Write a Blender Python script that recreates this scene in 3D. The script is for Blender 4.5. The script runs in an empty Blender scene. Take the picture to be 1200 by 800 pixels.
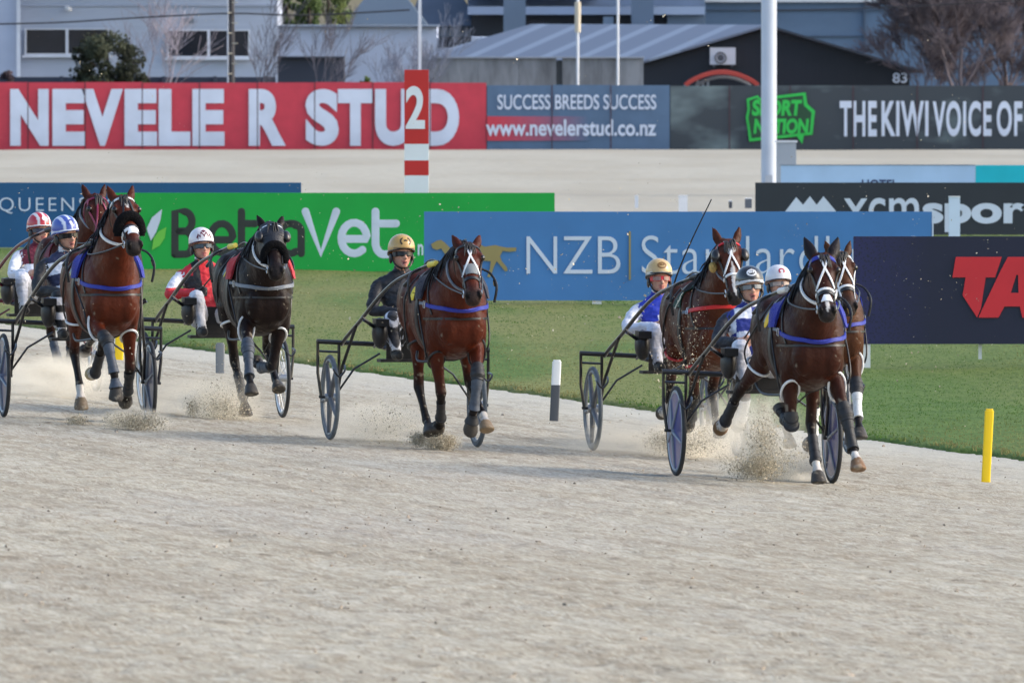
import bpy, bmesh, math, random
import numpy as np
from mathutils import Vector, Matrix, kdtree, noise as mnoise
from mathutils.bvhtree import BVHTree

# ------------------------------------------------------------------ camera, sky, sun, exposure
F = 15000.0                      # focal length in pixels of a 1200 px wide frame
CAM_Z = 4.1
PITCH = math.atan(406.0 / F)
scene = bpy.context.scene
col = scene.collection
cam_data = bpy.data.cameras.new("camera")
cam = bpy.data.objects.new("camera", cam_data)
col.objects.link(cam)
cam.location = (0, 0, CAM_Z)
cam.rotation_euler = (math.pi / 2 - PITCH, 0, 0)
cam_data.sensor_width = 36.0
cam_data.lens = F * 36.0 / 1200.0
cam_data.clip_start = 0.5
cam_data.clip_end = 3000
cam_data.dof.use_dof = True
cam_data.dof.focus_distance = 112.0
cam_data.dof.aperture_fstop = 13.0
scene.camera = cam

SUN_EL, SUN_AZ = math.radians(30), math.radians(92)     # azimuth measured from +Y towards +X
world = bpy.data.worlds.new("World")
scene.world = world
world.use_nodes = True
wn = world.node_tree.nodes
sky = wn.new("ShaderNodeTexSky")
sky.sky_type = 'NISHITA'
sky.sun_disc = False
sky.sun_elevation = SUN_EL
sky.sun_rotation = SUN_AZ
sky.air_density = 1.0
sky.dust_density = 2.5
world.node_tree.links.new(sky.outputs[0], wn["Background"].inputs[0])
wn["Background"].inputs[1].default_value = 0.15
sun_data = bpy.data.lights.new("sun", 'SUN')
sun = bpy.data.objects.new("sun", sun_data)
col.objects.link(sun)
sun_data.energy = 0.8
sun_data.angle = math.radians(24)
sun_data.color = (1.0, 0.95, 0.88)
sd = Vector((math.sin(SUN_AZ) * math.cos(SUN_EL), math.cos(SUN_AZ) * math.cos(SUN_EL), math.sin(SUN_EL)))
sun.rotation_euler = sd.to_track_quat('Z', 'Y').to_euler()
sun.location = (40, 60, 60)
scene.view_settings.view_transform = 'Standard'
scene.view_settings.look = 'None'
scene.view_settings.gamma = 1.0
scene.view_settings.exposure = 1.12
scene.view_settings.use_curve_mapping = False
scene.cycles.volume_bounces = 3

R = random.Random(7)
V = Vector

# ------------------------------------------------------------------ place geometry
FWD = np.array([0, math.cos(PITCH), -math.sin(PITCH)])
UPV = np.array([0, math.sin(PITCH), math.cos(PITCH)])
CAMP = np.array([0, 0, CAM_Z])
EDGE0 = np.array([-4.0, 149.6]); EDGE1 = np.array([4.5, 112.6])
TU = (EDGE1 - EDGE0) / np.linalg.norm(EDGE1 - EDGE0)      # along the track, to the camera
TN = np.array([TU[1], -TU[0]])                            # across, towards the outside of the bend
if TN @ (np.zeros(2) - EDGE0) < 0: TN = -TN
BANK = 0.055

def ray(px, py):
    return np.array([(px - 600.0) / F, 0, 0]) + UPV * (400.0 - py) / F + FWD

def at(px, py, d):
    r = ray(px, py)
    return CAMP + r * (d / r[1])

def wdist(x, y):
    return (x - EDGE0[0]) * TN[0] + (y - EDGE0[1]) * TN[1]

def gz(x, y):
    w = wdist(x, y)
    return BANK * w if w > 0 else 0.0

def ground_at(px, py):
    r = ray(px, py)
    lo, hi = 20.0, 700.0
    for _ in range(60):
        m = (lo + hi) / 2
        p = CAMP + r * (m / r[1])
        if p[2] > gz(p[0], p[1]): lo = m
        else: hi = m
    return CAMP + r * (lo / r[1])

def project(p):
    q = np.asarray(p, float) - CAMP
    z = q @ FWD
    return 600 + F * q[0] / z, 400 - F * (q @ UPV) / z
# ------------------------------------------------------------------ horse skeleton (x forward, y left, z up)
def sd_(a): return math.sin(math.radians(a))
def cd_(a): return math.cos(math.radians(a))

def fore_points(s, a, k, ff, ab):
    """shoulder, elbow, knee, fetlock, coronet, toe; a = forearm swing, k = knee flexion, ff = fetlock flexion, ab = outward swing"""
    sh = np.array([0.53, s * 0.15, 1.12])
    el = np.array([0.36 + 0.13 * sd_(a), s * 0.165, 0.85 + 0.04 * abs(sd_(a))])
    o = s * sd_(ab)
    d1 = np.array([sd_(a), o, -cd_(a)])
    kn = el + 0.39 * d1
    d2 = np.array([sd_(a - k), o * 0.8, -cd_(a - k)])
    ft = kn + 0.275 * d2
    b = a - k - ff
    d3 = np.array([sd_(b + 32), o * 0.5, -cd_(b + 32)])
    co = ft + 0.12 * d3
    toe = co + 0.10 * np.array([sd_(b + 45), 0, -cd_(b + 45)])
    return [sh, el, kn, ft, co, toe], b

def hind_points(s, h, g, c, ff, ab):
    hip = np.array([-0.56, s * 0.12, 1.21])
    stf = np.array([-0.40 + 0.22 * sd_(h), s * 0.18, 0.945 + 0.05 * abs(sd_(h))])
    o = s * sd_(ab)
    hk = stf + 0.50 * np.array([sd_(g), o, -cd_(g)])
    ft = hk + 0.345 * np.array([sd_(c), o * 0.8, -cd_(c)])
    b = c - ff
    co = ft + 0.12 * np.array([sd_(b + 32), 0, -cd_(b + 32)])
    toe = co + 0.10 * np.array([sd_(b + 45), 0, -cd_(b + 45)])
    return [hip, stf, hk, ft, co, toe], b

HITCH = 1.72                      # horse's origin ahead of the axle

def team_matrix(ax_px, ax_py, yaw, scale=1.0):
    g = ground_at(ax_px, ax_py)
    n = np.array([-BANK * TN[0], -BANK * TN[1], 1.0]); n /= np.linalg.norm(n)
    u = np.array([sd_(yaw), -cd_(yaw), 0.0]); u -= n * (u @ n); u /= np.linalg.norm(u)
    l = np.cross(n, u)
    M = np.eye(4)
    M[:3, 0], M[:3, 1], M[:3, 2], M[:3, 3] = u * scale, l * scale, n * scale, g
    return M

def horse_matrix(ax_px, ax_py, yaw, dx=0.0, dy=0.0, lift=0.02, scale=1.0):
    g = ground_at(ax_px, ax_py)
    u = np.array([sd_(yaw), -cd_(yaw), 0.0]); l = np.array([cd_(yaw), sd_(yaw), 0.0])
    p = g + u * (HITCH + dx) + l * dy
    p[2] = gz(p[0], p[1]) + lift
    M = np.eye(4)
    M[:3, 0], M[:3, 1], M[:3, 2], M[:3, 3] = u * scale, l * scale, np.array([0, 0, scale]), p
    return M
# ------------------------------------------------------------------ materials
MATS = {}

def mat(name, c, rough=0.6, metal=0.0, var=0.12, scale=9.0, bump=0.0, bscale=60.0, coat=0.0, spec=0.5, attr=False, sheen=0.0):
    """plain surface: base colour broken up by noise, roughness variation, optional bump; attr = multiply the 'Col' attribute"""
    if name in MATS: return MATS[name]
    m = bpy.data.materials.new(name); m.use_nodes = True
    nt = m.node_tree; b = nt.nodes["Principled BSDF"]; L = nt.links
    tc = nt.nodes.new("ShaderNodeTexCoord")
    n = nt.nodes.new("ShaderNodeTexNoise"); n.inputs["Scale"].default_value = scale; n.inputs["Detail"].default_value = 5
    L.new(tc.outputs["Object"], n.inputs["Vector"])
    mr = nt.nodes.new("ShaderNodeMapRange")
    mr.inputs[1].default_value = 0.25; mr.inputs[2].default_value = 0.75
    mr.inputs[3].default_value = 1 - var; mr.inputs[4].default_value = 1 + var
    L.new(n.outputs["Fac"], mr.inputs[0])
    mx = nt.nodes.new("ShaderNodeVectorMath"); mx.operation = 'MULTIPLY'
    if attr:
        a = nt.nodes.new("ShaderNodeAttribute"); a.attribute_name = "Col"
        L.new(a.outputs["Color"], mx.inputs[0])
    else:
        mx.inputs[0].default_value = c[:3]
    L.new(mr.outputs[0], mx.inputs[1])
    L.new(mx.outputs[0], b.inputs["Base Color"])
    b.inputs["Roughness"].default_value = rough
    if attr:
        rv = nt.nodes.new("ShaderNodeMapRange"); rv.inputs[1].default_value = .3; rv.inputs[2].default_value = .7; rv.inputs[3].default_value = rough + .16; rv.inputs[4].default_value = max(.05, rough - .08)
        L.new(n.outputs["Fac"], rv.inputs[0]); L.new(rv.outputs[0], b.inputs["Roughness"])
    b.inputs["Metallic"].default_value = metal
    b.inputs["Specular IOR Level"].default_value = spec
    b.inputs["Coat Weight"].default_value = coat
    if sheen:
        b.inputs["Sheen Weight"].default_value = sheen
    if bump:
        n2 = nt.nodes.new("ShaderNodeTexNoise"); n2.inputs["Scale"].default_value = bscale; n2.inputs["Detail"].default_value = 3
        L.new(tc.outputs["Object"], n2.inputs["Vector"])
        bp = nt.nodes.new("ShaderNodeBump"); bp.inputs["Strength"].default_value = bump; bp.inputs["Distance"].default_value = 0.02
        L.new(n2.outputs["Fac"], bp.inputs["Height"]); L.new(bp.outputs[0], b.inputs["Normal"])
    MATS[name] = m
    return m

def srgb(r, g, b):
    f = lambda v: (v / 255 / 12.92) if v <= 10 else ((v / 255 + 0.055) / 1.055) ** 2.4
    return (f(r), f(g), f(b))

# ------------------------------------------------------------------ mesh building
class MB:
    def __init__(s): s.v = []; s.f = []; s.c = []
    def add(s, verts, faces, color=(1, 1, 1)):
        o = len(s.v)
        s.v += [tuple(map(float, p)) for p in verts]
        s.f += [tuple(i + o for i in f) for f in faces]
        if isinstance(color, tuple): s.c += [color] * len(verts)
        else: s.c += list(color)
        return s
    def box(s, c, size, rot=None, color=(1, 1, 1)):
        vs = []
        for x in (-.5, .5):
            for y in (-.5, .5):
                for z in (-.5, .5):
                    p = V((x * size[0], y * size[1], z * size[2]))
                    if rot is not None: p = rot @ p
                    vs.append(p + V(c))
        return s.add(vs, [(0, 1, 3, 2), (4, 6, 7, 5), (0, 4, 5, 1), (2, 3, 7, 6), (0, 2, 6, 4), (1, 5, 7, 3)], color)
    def tube(s, pts, r, n=8, closed=False, color=(1, 1, 1), flat=None):
        P = [np.array(p, float) for p in pts]; m = len(P)
        rr = r if hasattr(r, '__len__') else [r] * m
        prev = None; vs = []
        for i in range(m):
            a = P[(i - 1) % m] if (closed or i > 0) else P[i]
            b = P[(i + 1) % m] if (closed or i < m - 1) else P[i]
            t = b - a; t /= (np.linalg.norm(t) + 1e-9)
            if prev is None:
                h = np.array([0, 0, 1.0]) if abs(t[2]) < 0.9 else np.array([1.0, 0, 0])
                u = np.cross(t, h)
            else: u = prev - t * (prev @ t)
            u /= (np.linalg.norm(u) + 1e-9); prev = u; w = np.cross(t, u)
            for k in range(n):
                an = 2 * math.pi * k / n
                vs.append(P[i] + (u * math.cos(an) + w * math.sin(an)) * rr[i])
        fs = []
        for i in range(m if closed else m - 1):
            j = (i + 1) % m
            for k in range(n):
                k2 = (k + 1) % n
                fs.append((i * n + k, i * n + k2, j * n + k2, j * n + k))
        if not closed:
            fs.append(tuple(range(n - 1, -1, -1))); fs.append(tuple((m - 1) * n + k for k in range(n)))
        return s.add(vs, fs, color)
    def ribbon(s, pts, nrm, width, thick=0.006, closed=False, color=(1, 1, 1)):
        P = [np.array(p, float) for p in pts]; N = [np.array(p, float) for p in nrm]; m = len(P); vs = []
        for i in range(m):
            a = P[(i - 1) % m] if (closed or i > 0) else P[i]
            b = P[(i + 1) % m] if (closed or i < m - 1) else P[i]
            t = b - a; t /= (np.linalg.norm(t) + 1e-9)
            n = N[i] - t * (N[i] @ t); n /= (np.linalg.norm(n) + 1e-9)
            sd = np.cross(t, n)
            for (q, h) in ((-.5, 0), (.5, 0), (.42, 1), (-.42, 1)):
                vs.append(P[i] + sd * q * width + n * h * thick)
        fs = []
        for i in range(m if closed else m - 1):
            j = (i + 1) % m
            for k in range(4):
                k2 = (k + 1) % 4
                fs.append((i * 4 + k, j * 4 + k, j * 4 + k2, i * 4 + k2))
        if not closed:
            fs.append((0, 1, 2, 3)); fs.append(tuple((m - 1) * 4 + k for k in (3, 2, 1, 0)))
        return s.add(vs, fs, color)
    def ellipsoid(s, c, r, rot=None, nu=16, nv=10, color=(1, 1, 1), v0=0.0, v1=1.0):
        vs = []; fs = []
        for i in range(nv + 1):
            ph = math.pi * (v0 + (v1 - v0) * i / nv)
            for k in range(nu):
                th = 2 * math.pi * k / nu
                p = V((r[0] * math.sin(ph) * math.cos(th), r[1] * math.sin(ph) * math.sin(th), r[2] * math.cos(ph)))
                if rot is not None: p = rot @ p
                vs.append(p + V(c))
        for i in range(nv):
            for k in range(nu):
                k2 = (k + 1) % nu
                fs.append((i * nu + k, (i + 1) * nu + k, (i + 1) * nu + k2, i * nu + k2))
        return s.add(vs, fs, color)
    def loft(s, Cn, U, W, nr=20, color=(1, 1, 1), p=2.0):
        """closed tube of superellipse rings"""
        vs = []; fs = []; m = len(Cn)
        for i in range(m):
            for k in range(nr):
                a = 2 * math.pi * k / nr; ca, sa = math.cos(a), math.sin(a)
                e = 2.0 / p
                x = math.copysign(abs(ca) ** e, ca); y = math.copysign(abs(sa) ** e, sa)
                vs.append(Cn[i] + U[i] * x + W[i] * y)
        for i in range(m - 1):
            for k in range(nr):
                k2 = (k + 1) % nr
                fs.append((i * nr + k, i * nr + k2, (i + 1) * nr + k2, (i + 1) * nr + k))
        vs.append(Cn[0]); vs.append(Cn[-1]); a0 = m * nr; a1 = a0 + 1
        for k in range(nr):
            k2 = (k + 1) % nr
            fs.append((a0, k2, k)); fs.append((a1, (m - 1) * nr + k, (m - 1) * nr + k2))
        if isinstance(color, list):
            cc = [color[i] for i in range(m) for _ in range(nr)] + [color[0], color[-1]]
        else: cc = color
        return s.add(vs, fs, cc)
    def prism(s, poly, y0, y1, color=(1, 1, 1)):
        """polygon in (x, z) extruded along y"""
        n = len(poly)
        vs = [(x, y0, z) for x, z in poly] + [(x, y1, z) for x, z in poly]
        fs = [tuple(range(n)), tuple(range(2 * n - 1, n - 1, -1))]
        for i in range(n):
            j = (i + 1) % n
            fs.append((i, i + n, j + n, j))
        return s.add(vs, fs, color)
    def mesh(s, name, attr=False):
        me = bpy.data.meshes.new(name)
        me.from_pydata(s.v, [], s.f)
        if attr:
            at_ = me.color_attributes.new("Col", 'FLOAT_COLOR', 'POINT')
            at_.data.foreach_set("color", np.hstack([np.array(s.c, float), np.ones((len(s.c), 1))]).ravel())
        me.update()
        return me
    def build(s, name, material, parent=None, smooth=True, attr=False, fix=True):
        me = s.mesh(name, attr)
        if fix:
            bm = bmesh.new(); bm.from_mesh(me); bmesh.ops.recalc_face_normals(bm, faces=bm.faces); bm.to_mesh(me); bm.free()
        if smooth:
            me.shade_smooth()
            try: me.set_sharp_from_angle(angle=math.radians(40))
            except Exception: pass
        me.materials.append(material)
        return link(name, me, parent)

def link(name, data, parent=None):
    o = bpy.data.objects.new(name, data)
    col.objects.link(o)
    if parent is not None: o.parent = parent
    return o

def empty(name, loc=(0, 0, 0), M=None):
    o = bpy.data.objects.new(name, None); col.objects.link(o)
    o.empty_display_size = 0.2
    if M is not None: o.matrix_world = Matrix(M.tolist())
    else: o.location = loc
    return o

def tag(o, label=None, cat=None, group=None, kind=None):
    if label: o["label"] = label
    if cat: o["category"] = cat
    if group: o["group"] = group
    if kind: o["kind"] = kind
    return o

def catmull(A, per):
    """Catmull-Rom through the rows of A, per steps per span"""
    A = np.asarray(A, float); n = len(A); out = []
    for i in range(n - 1):
        p0, p1, p2, p3 = A[max(i - 1, 0)], A[i], A[i + 1], A[min(i + 2, n - 1)]
        for k in range(per):
            t = k / per
            out.append(0.5 * ((2 * p1) + (-p0 + p2) * t + (2 * p0 - 5 * p1 + 4 * p2 - p3) * t * t + (-p0 + 3 * p1 - 3 * p2 + p3) * t ** 3))
    out.append(A[-1])
    return np.array(out)

def voxel_skin(mb, name, voxel, smooth_it=4, factor=0.5):
    """fuse overlapping closed shapes into one continuous surface and carry the colours over"""
    me = mb.mesh(name + "_src")
    bm = bmesh.new(); bm.from_mesh(me); bmesh.ops.recalc_face_normals(bm, faces=bm.faces); bm.to_mesh(me); bm.free()
    o = bpy.data.objects.new(name + "_src", me); col.objects.link(o)
    r = o.modifiers.new("r", 'REMESH'); r.mode = 'VOXEL'; r.voxel_size = voxel; r.adaptivity = 0
    if smooth_it:
        sm = o.modifiers.new("s", 'SMOOTH'); sm.factor = factor; sm.iterations = smooth_it
    dg = bpy.context.evaluated_depsgraph_get()
    out = bpy.data.meshes.new_from_object(o.evaluated_get(dg))
    out.name = name
    bpy.data.objects.remove(o); bpy.data.meshes.remove(me)
    kd = kdtree.KDTree(len(mb.v))
    for i, p in enumerate(mb.v): kd.insert(p, i)
    kd.balance()
    n = len(out.vertices); co = np.zeros(n * 3); out.vertices.foreach_get("co", co); co = co.reshape(-1, 3)
    idx = [kd.find(p)[1] for p in co]
    c = np.array(mb.c, float)[idx]
    return out, co, c

def set_col(me, c):
    a = me.color_attributes.get("Col") or me.color_attributes.new("Col", 'FLOAT_COLOR', 'POINT')
    a.data.foreach_set("color", np.hstack([c, np.ones((len(c), 1))]).ravel())

def bvh_of(me):
    n = len(me.vertices); co = np.zeros(n * 3); me.vertices.foreach_get("co", co)
    return BVHTree.FromPolygons([tuple(p) for p in co.reshape(-1, 3)], [tuple(p.vertices) for p in me.polygons])

def cast(bvh, c, d, off=0.004, reach=0.9):
    d = V(d).normalized(); o = V(c) + d * reach
    h = bvh.ray_cast(o, -d, reach)
    if h[0] is None: return None, None
    n = h[1]
    if n.dot(d) < 0: n = -n
    return np.array(h[0] + n * off), np.array(n)

def ring(bvh, c, ax1, ax2, a0, a1, n=28, off=0.004, reach=0.9):
    P, N = [], []
    for k in range(n + 1):
        a = math.radians(a0 + (a1 - a0) * k / n)
        p, m = cast(bvh, c, V(ax1) * math.cos(a) + V(ax2) * math.sin(a), off, reach)
        if p is not None: P.append(p); N.append(m)
    return P, N

def soften(P, it=2):
    P = [np.array(p) for p in P]
    for _ in range(it):
        P = [P[0]] + [(P[i - 1] + 2 * P[i] + P[i + 1]) / 4 for i in range(1, len(P) - 1)] + [P[-1]]
    return P
# ------------------------------------------------------------------ horses
LEATHER = lambda: mat("black_leather", (0.012, 0.012, 0.014), 0.42, var=0.25, scale=30)
WHITE_STRAP = lambda: mat("white_strap", srgb(222, 224, 226), 0.45, var=0.1, scale=25)
BLUE_STRAP = lambda: mat("blue_strap", srgb(36, 50, 150), 0.6, var=0.12, scale=25)
RED_STRAP = lambda: mat("red_strap", srgb(205, 40, 45), 0.5, var=0.1, scale=25)
GREY_STRAP = lambda: mat("grey_strap", srgb(108, 116, 128), 0.45, var=0.15, scale=25)
MAROON_STRAP = lambda: mat("maroon_strap", srgb(128, 36, 70), 0.5, var=0.1, scale=25)
FLEECE = lambda: mat("black_fleece", (0.006, 0.006, 0.007), 0.95, var=0.4, scale=60, bump=1.0, bscale=90, spec=0.1)
HAIR = lambda: mat("black_mane", (0.010, 0.008, 0.007), 0.55, var=0.5, scale=40)
BOOT_B = lambda: mat("black_boot", (0.014, 0.015, 0.018), 0.6, var=0.3, scale=25)
BOOT_G = lambda: mat("grey_boot", srgb(62, 70, 82), 0.6, var=0.3, scale=25)
BOOT_W = lambda: mat("white_boot", srgb(205, 208, 208), 0.6, var=0.2, scale=25)
STEEL = lambda: mat("steel", (0.55, 0.56, 0.58), 0.3, metal=1.0, var=0.1)

def head_frame(sp):
    """poll position and head axes"""
    na, nl, ny = sp['neck']                # rise angle, length, sideways angle
    base = np.array([0.50, 0, 1.30])
    poll = base + nl * np.array([cd_(na) * cd_(ny), sd_(ny) * cd_(na), sd_(na)])
    hp, hy, hr = sp['head']                # face angle forward of vertical, yaw, roll
    e1 = np.array([sd_(hp), 0, -cd_(hp)]); e2 = np.array([cd_(hp), 0, sd_(hp)]); e3 = np.array([0, 1.0, 0])
    Rz = np.array([[cd_(hy), -sd_(hy), 0], [sd_(hy), cd_(hy), 0], [0, 0, 1]])
    Rx = np.array([[1, 0, 0], [0, cd_(hr), -sd_(hr)], [0, sd_(hr), cd_(hr)]])
    Q = Rz @ Rx
    return base, poll, Q @ e1, Q @ e2, Q @ e3

FORE_R = [(0, .135, .075), (.55, .13, .08), (1, .105, .078), (1.35, .074, .058), (1.75, .046, .042), (2, .050, .048), (2.15, .040, .038),
          (2.5, .032, .027), (2.85, .036, .030), (3, .044, .037), (3.5, .034, .030), (4, .047, .044)]
HIND_R = [(0, .20, .10), (.6, .20, .115), (1, .155, .095), (1.3, .105, .068), (1.7, .055, .042), (2, .060, .045), (2.2, .046, .036),
          (2.5, .036, .030), (2.85, .040, .032), (3, .045, .038), (3.5, .035, .031), (4, .046, .044)]

def leg_path(pts, table, t):
    """centre, fore-aft radius vector, sideways radius vector at parameter t along the joints"""
    i = min(int(t), 3); f = t - i
    c = pts[i] * (1 - f) + pts[i + 1] * f
    tg = pts[i + 1] - pts[i]
    if f < 0.18 and i > 0: tg = tg / np.linalg.norm(tg) + (pts[i] - pts[i - 1]) / np.linalg.norm(pts[i] - pts[i - 1])
    elif f > 0.82 and i < 3: tg = tg / np.linalg.norm(tg) + (pts[i + 2] - pts[i + 1]) / np.linalg.norm(pts[i + 2] - pts[i + 1])
    tg = tg / np.linalg.norm(tg)
    ts = [r[0] for r in table]
    ra = np.interp(t, ts, [r[1] for r in table]); rb = np.interp(t, ts, [r[2] for r in table])
    w = np.array([0, 1.0, 0]); w = w - tg * (w @ tg); w /= np.linalg.norm(w)
    u = np.cross(w, tg)
    return c, u * ra, w * rb

def sec(table, per=6):
    return catmull(np.array(table), per)

def build_horse(key, sp, M):
    coat = np.array(sp['coat']) * np.array((.72, .66, .58)); dark = np.array(sp.get('points', (0.012, 0.010, 0.010)))
    ct = tuple(coat); mb = MB()
    # trunk: x, z, half height, half width
    T = sec([(-.90, 1.12, .05, .05), (-.86, 1.13, .16, .14), (-.78, 1.155, .25, .215), (-.62, 1.18, .295, .268), (-.45, 1.185, .30, .285), (-.25, 1.14, .305, .272),
             (0, 1.09, .36, .285), (.2, 1.105, .378, .276), (.36, 1.135, .39, .250), (.50, 1.135, .36, .240), (.61, 1.12, .30, .212), (.68, 1.09, .21, .16), (.715, 1.07, .08, .07)])
    mb.loft([np.array([r[0], 0, r[1]]) for r in T], [np.array([0, 0, r[2]]) for r in T], [np.array([0, r[3], 0]) for r in T], 32, ct, p=2.15)
    belly = tuple(coat * 0.9)
    for s in (-1, 1):                                         # chest, shoulder and quarter muscles
        mb.ellipsoid((.63, s * .10, 1.03), (.095, .10, .17), color=ct)
        mb.ellipsoid((.47, s * .165, 1.17), (.14, .075, .22), Matrix.Rotation(math.radians(-28), 3, 'Y'), color=ct)
        mb.ellipsoid((.40, s * .185, .97), (.12, .065, .16), color=ct)
        mb.ellipsoid((-.60, s * .165, 1.17), (.22, .115, .25), color=ct)
        mb.ellipsoid((-.45, s * .17, 1.33), (.16, .09, .11), color=ct)
        mb.ellipsoid((.28, s * .21, 1.22), (.07, .07, .20), Matrix.Rotation(math.radians(-22), 3, 'Y'), color=ct)
        mb.ellipsoid((.10, s * .235, 1.10), (.20, .055, .20), color=ct)
        mb.ellipsoid((-.40, s * .215, 1.06), (.13, .06, .16), color=ct)
    mb.ellipsoid((.33, 0, 1.455), (.20, .07, .085), color=ct)
    base, poll, e1, e2, e3 = head_frame(sp)
    # neck
    P0 = np.array([.40, 0, 1.20]); P2 = poll - .055 * e2 + .055 * e1
    P1 = base + (poll - base) * .50 + np.array([0.02, 0, -.03])
    rad = sec([(0, .30, .20), (.2, .285, .18), (.4, .245, .15), (.6, .205, .122), (.8, .17, .102), (1.0, .135, .085)], 4)
    Cn, U, W = [], [], []
    for t, ra, rb in rad:
        c = P0 * (1 - t) ** 2 + 2 * P1 * t * (1 - t) + P2 * t * t
        tg = 2 * (1 - t) * (P1 - P0) + 2 * t * (P2 - P1); tg /= np.linalg.norm(tg)
        lat = np.array([0, 1.0, 0]) * (1 - t) + e3 * t; lat -= tg * (lat @ tg); lat /= np.linalg.norm(lat)
        Cn.append(c); W.append(lat * rb); U.append(np.cross(lat, tg) * ra)
    neckC, neckU, neckW = Cn, U, W
    mb.loft(Cn, U, W, 24, ct, p=2.0)
    # head: t, dorsal, ventral, half width
    L = 0.59
    Hs = sec([(-.05, .02, -.06, .04), (-.01, .052, .06, .080), (.12, .082, .150, .105), (.25, .088, .195, .112), (.38, .082, .190, .098), (.5, .073, .150, .078),
              (.65, .061, .112, .063), (.8, .054, .098, .060), (.9, .050, .098, .067), (.98, .030, .088, .060), (1.03, .004, .055, .036), (1.045, -.015, .03, .012)], 5)
    hcol = []
    for r in Hs:
        k = np.clip((r[0] - .74) / .2, 0, 1)
        hcol.append(tuple(coat * (1 - k) + np.array(sp.get('muzzle', (.018, .014, .014))) * k))
    mb.loft([poll + e1 * r[0] * L + e2 * (r[1] - r[2]) / 2 for r in Hs], [e2 * (r[1] + r[2]) / 2 for r in Hs], [e3 * r[3] for r in Hs], 24, hcol, p=2.25)
    for s in (-1, 1):
        Rm = Matrix((e2, e3, e1)).transposed()
        mb.ellipsoid(poll + e1 * .24 * L + e2 * .045 + e3 * s * .088, (.030, .028, .05), Rm, color=ct)      # brow
        mb.ellipsoid(poll + e1 * .30 * L - e2 * .08 + e3 * s * .062, (.085, .045, .10), Rm, color=ct)       # cheek
        mb.ellipsoid(poll + e1 * .92 * L + e2 * .018 + e3 * s * .052, (.032, .022, .04), Rm, color=hcol[-1])  # nostril flare
        # ear
        eb = poll + e1 * .012 + e3 * s * .062 - e2 * .005; ed = -e1 * .86 + e2 * sp.get('ear', .35) + e3 * s * .28; ed /= np.linalg.norm(ed)
        ef = e2 * .9 + e3 * s * .45; ef -= ed * (ef @ ed); ef /= np.linalg.norm(ef); es = np.cross(ed, ef)
        er = [(a_ * sp.get('ear_scale', 1), b_ * sp.get('ear_scale', 1), c_ * sp.get('ear_scale', 1)) for a_, b_, c_ in ((-.02, .022, .024), (.03, .026, .034), (.07, .024, .041), (.11, .018, .034), (.15, .011, .019), (.178, .005, .006))]
        ear_c = tuple(coat * .75) if 'ear_col' not in sp else sp['ear_col']
        mb.loft([eb + ed * a for a, _, _ in er], [ef * b for _, b, _ in er], [es * c for _, _, c in er], 12, ear_c)
    # legs
    legs = {}
    for nm, (ty, s) in (('RF', ('f', -1)), ('LF', ('f', 1)), ('RH', ('h', -1)), ('LH', ('h', 1))):
        pts, b = (fore_points if ty == 'f' else hind_points)(s, *sp['legs'][nm])
        tab = FORE_R if ty == 'f' else HIND_R
        legs[nm] = (pts, tab, b, ty, s)
        Cn, U, W, cc = [], [], [], []
        sock = sp.get('socks', {}).get(nm, 9)
        for t in np.linspace(0.0, 4.02, 64):
            c, u, w = leg_path(pts, tab, min(t, 3.999)); Cn.append(c); U.append(u); W.append(w)
            k = np.clip((t - 1.55) / .5, 0, 1)
            q = coat * (1 - k) + dark * k
            if t > sock: q = np.array((.55, .52, .48))
            cc.append(tuple(q))
        mb.loft(Cn, U, W, 16, cc)
        if ty == 'h':
            kp = pts[2]; bk = (pts[1] - pts[2]); bk = bk / np.linalg.norm(bk)
            d2 = (pts[3] - pts[2]) / np.linalg.norm(pts[3] - pts[2])
            back = np.cross(np.array([0, 1.0, 0]), d2); back = back if back[0] < 0 else -back
            mb.tube([kp + d2 * .05 + back * .03, kp - d2 * .005 + back * .05, kp - d2 * .06 + back * .062], [.026, .03, .02], 8, color=cc[34])
        co = pts[4]; dn = np.array([sd_(b), 0, -cd_(b)]); fw = np.array([cd_(b), 0, sd_(b)]); yy = np.array([0, 1.0, 0])
        hc = sp.get('hooves', {}).get(nm, (.06, .055, .05))
        hoof = [(-.015, .0, .045, .043), (.0, .002, .053, .050), (.03, .015, .060, .056), (.06, .028, .067, .062), (.082, .036, .071, .066), (.088, .036, .060, .055)]
        mb.loft([co + dn * a + fw * f_ for a, f_, _, _ in hoof], [fw * r for _, _, r, _ in hoof], [yy * r for _, _, _, r in hoof], 16, hc)
    me, cov, c = voxel_skin(mb, "horse", 0.0125, 3, 0.5)
    # markings on the face and soft body shading of the coat itself (muzzle, nostrils)
    rel = cov - poll
    tt = rel @ e1 / L; la = rel @ e3; do = rel @ e2
    face = (do > .02) & (tt > -.02) & (tt < 1.1)
    for (t0, t1, wd) in sp.get('blaze', []):
        prof = np.clip(1 - ((tt - (t0 + t1) / 2) / ((t1 - t0) / 2)) ** 2, 0, 1) ** .5
        wob = 1 + .35 * np.sin(tt * 37) * np.cos(la * 90 + tt * 13)
        m = face & (np.abs(la) < wd * prof * wob)
        c[m] = (.52, .50, .48)
    for s in (-1, 1):
        nc = poll + e1 * .955 * L + e2 * .026 + e3 * s * .046
        dd = np.linalg.norm((cov - nc) @ np.stack([(e1 + .5 * s * e3) / 1.12 / .036, (e3 - .5 * s * e1) / 1.12 / .017, e2 / .05], 1), axis=1)
        c[dd < 1] = (.003, .002, .002)
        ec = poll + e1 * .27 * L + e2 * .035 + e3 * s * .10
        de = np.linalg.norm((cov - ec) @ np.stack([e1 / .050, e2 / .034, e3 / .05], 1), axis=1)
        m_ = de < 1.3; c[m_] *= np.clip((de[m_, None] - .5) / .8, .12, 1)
    mouth = (tt > .84) & (np.abs(do + .052 + (tt - .84) * .03) < .005)
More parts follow.
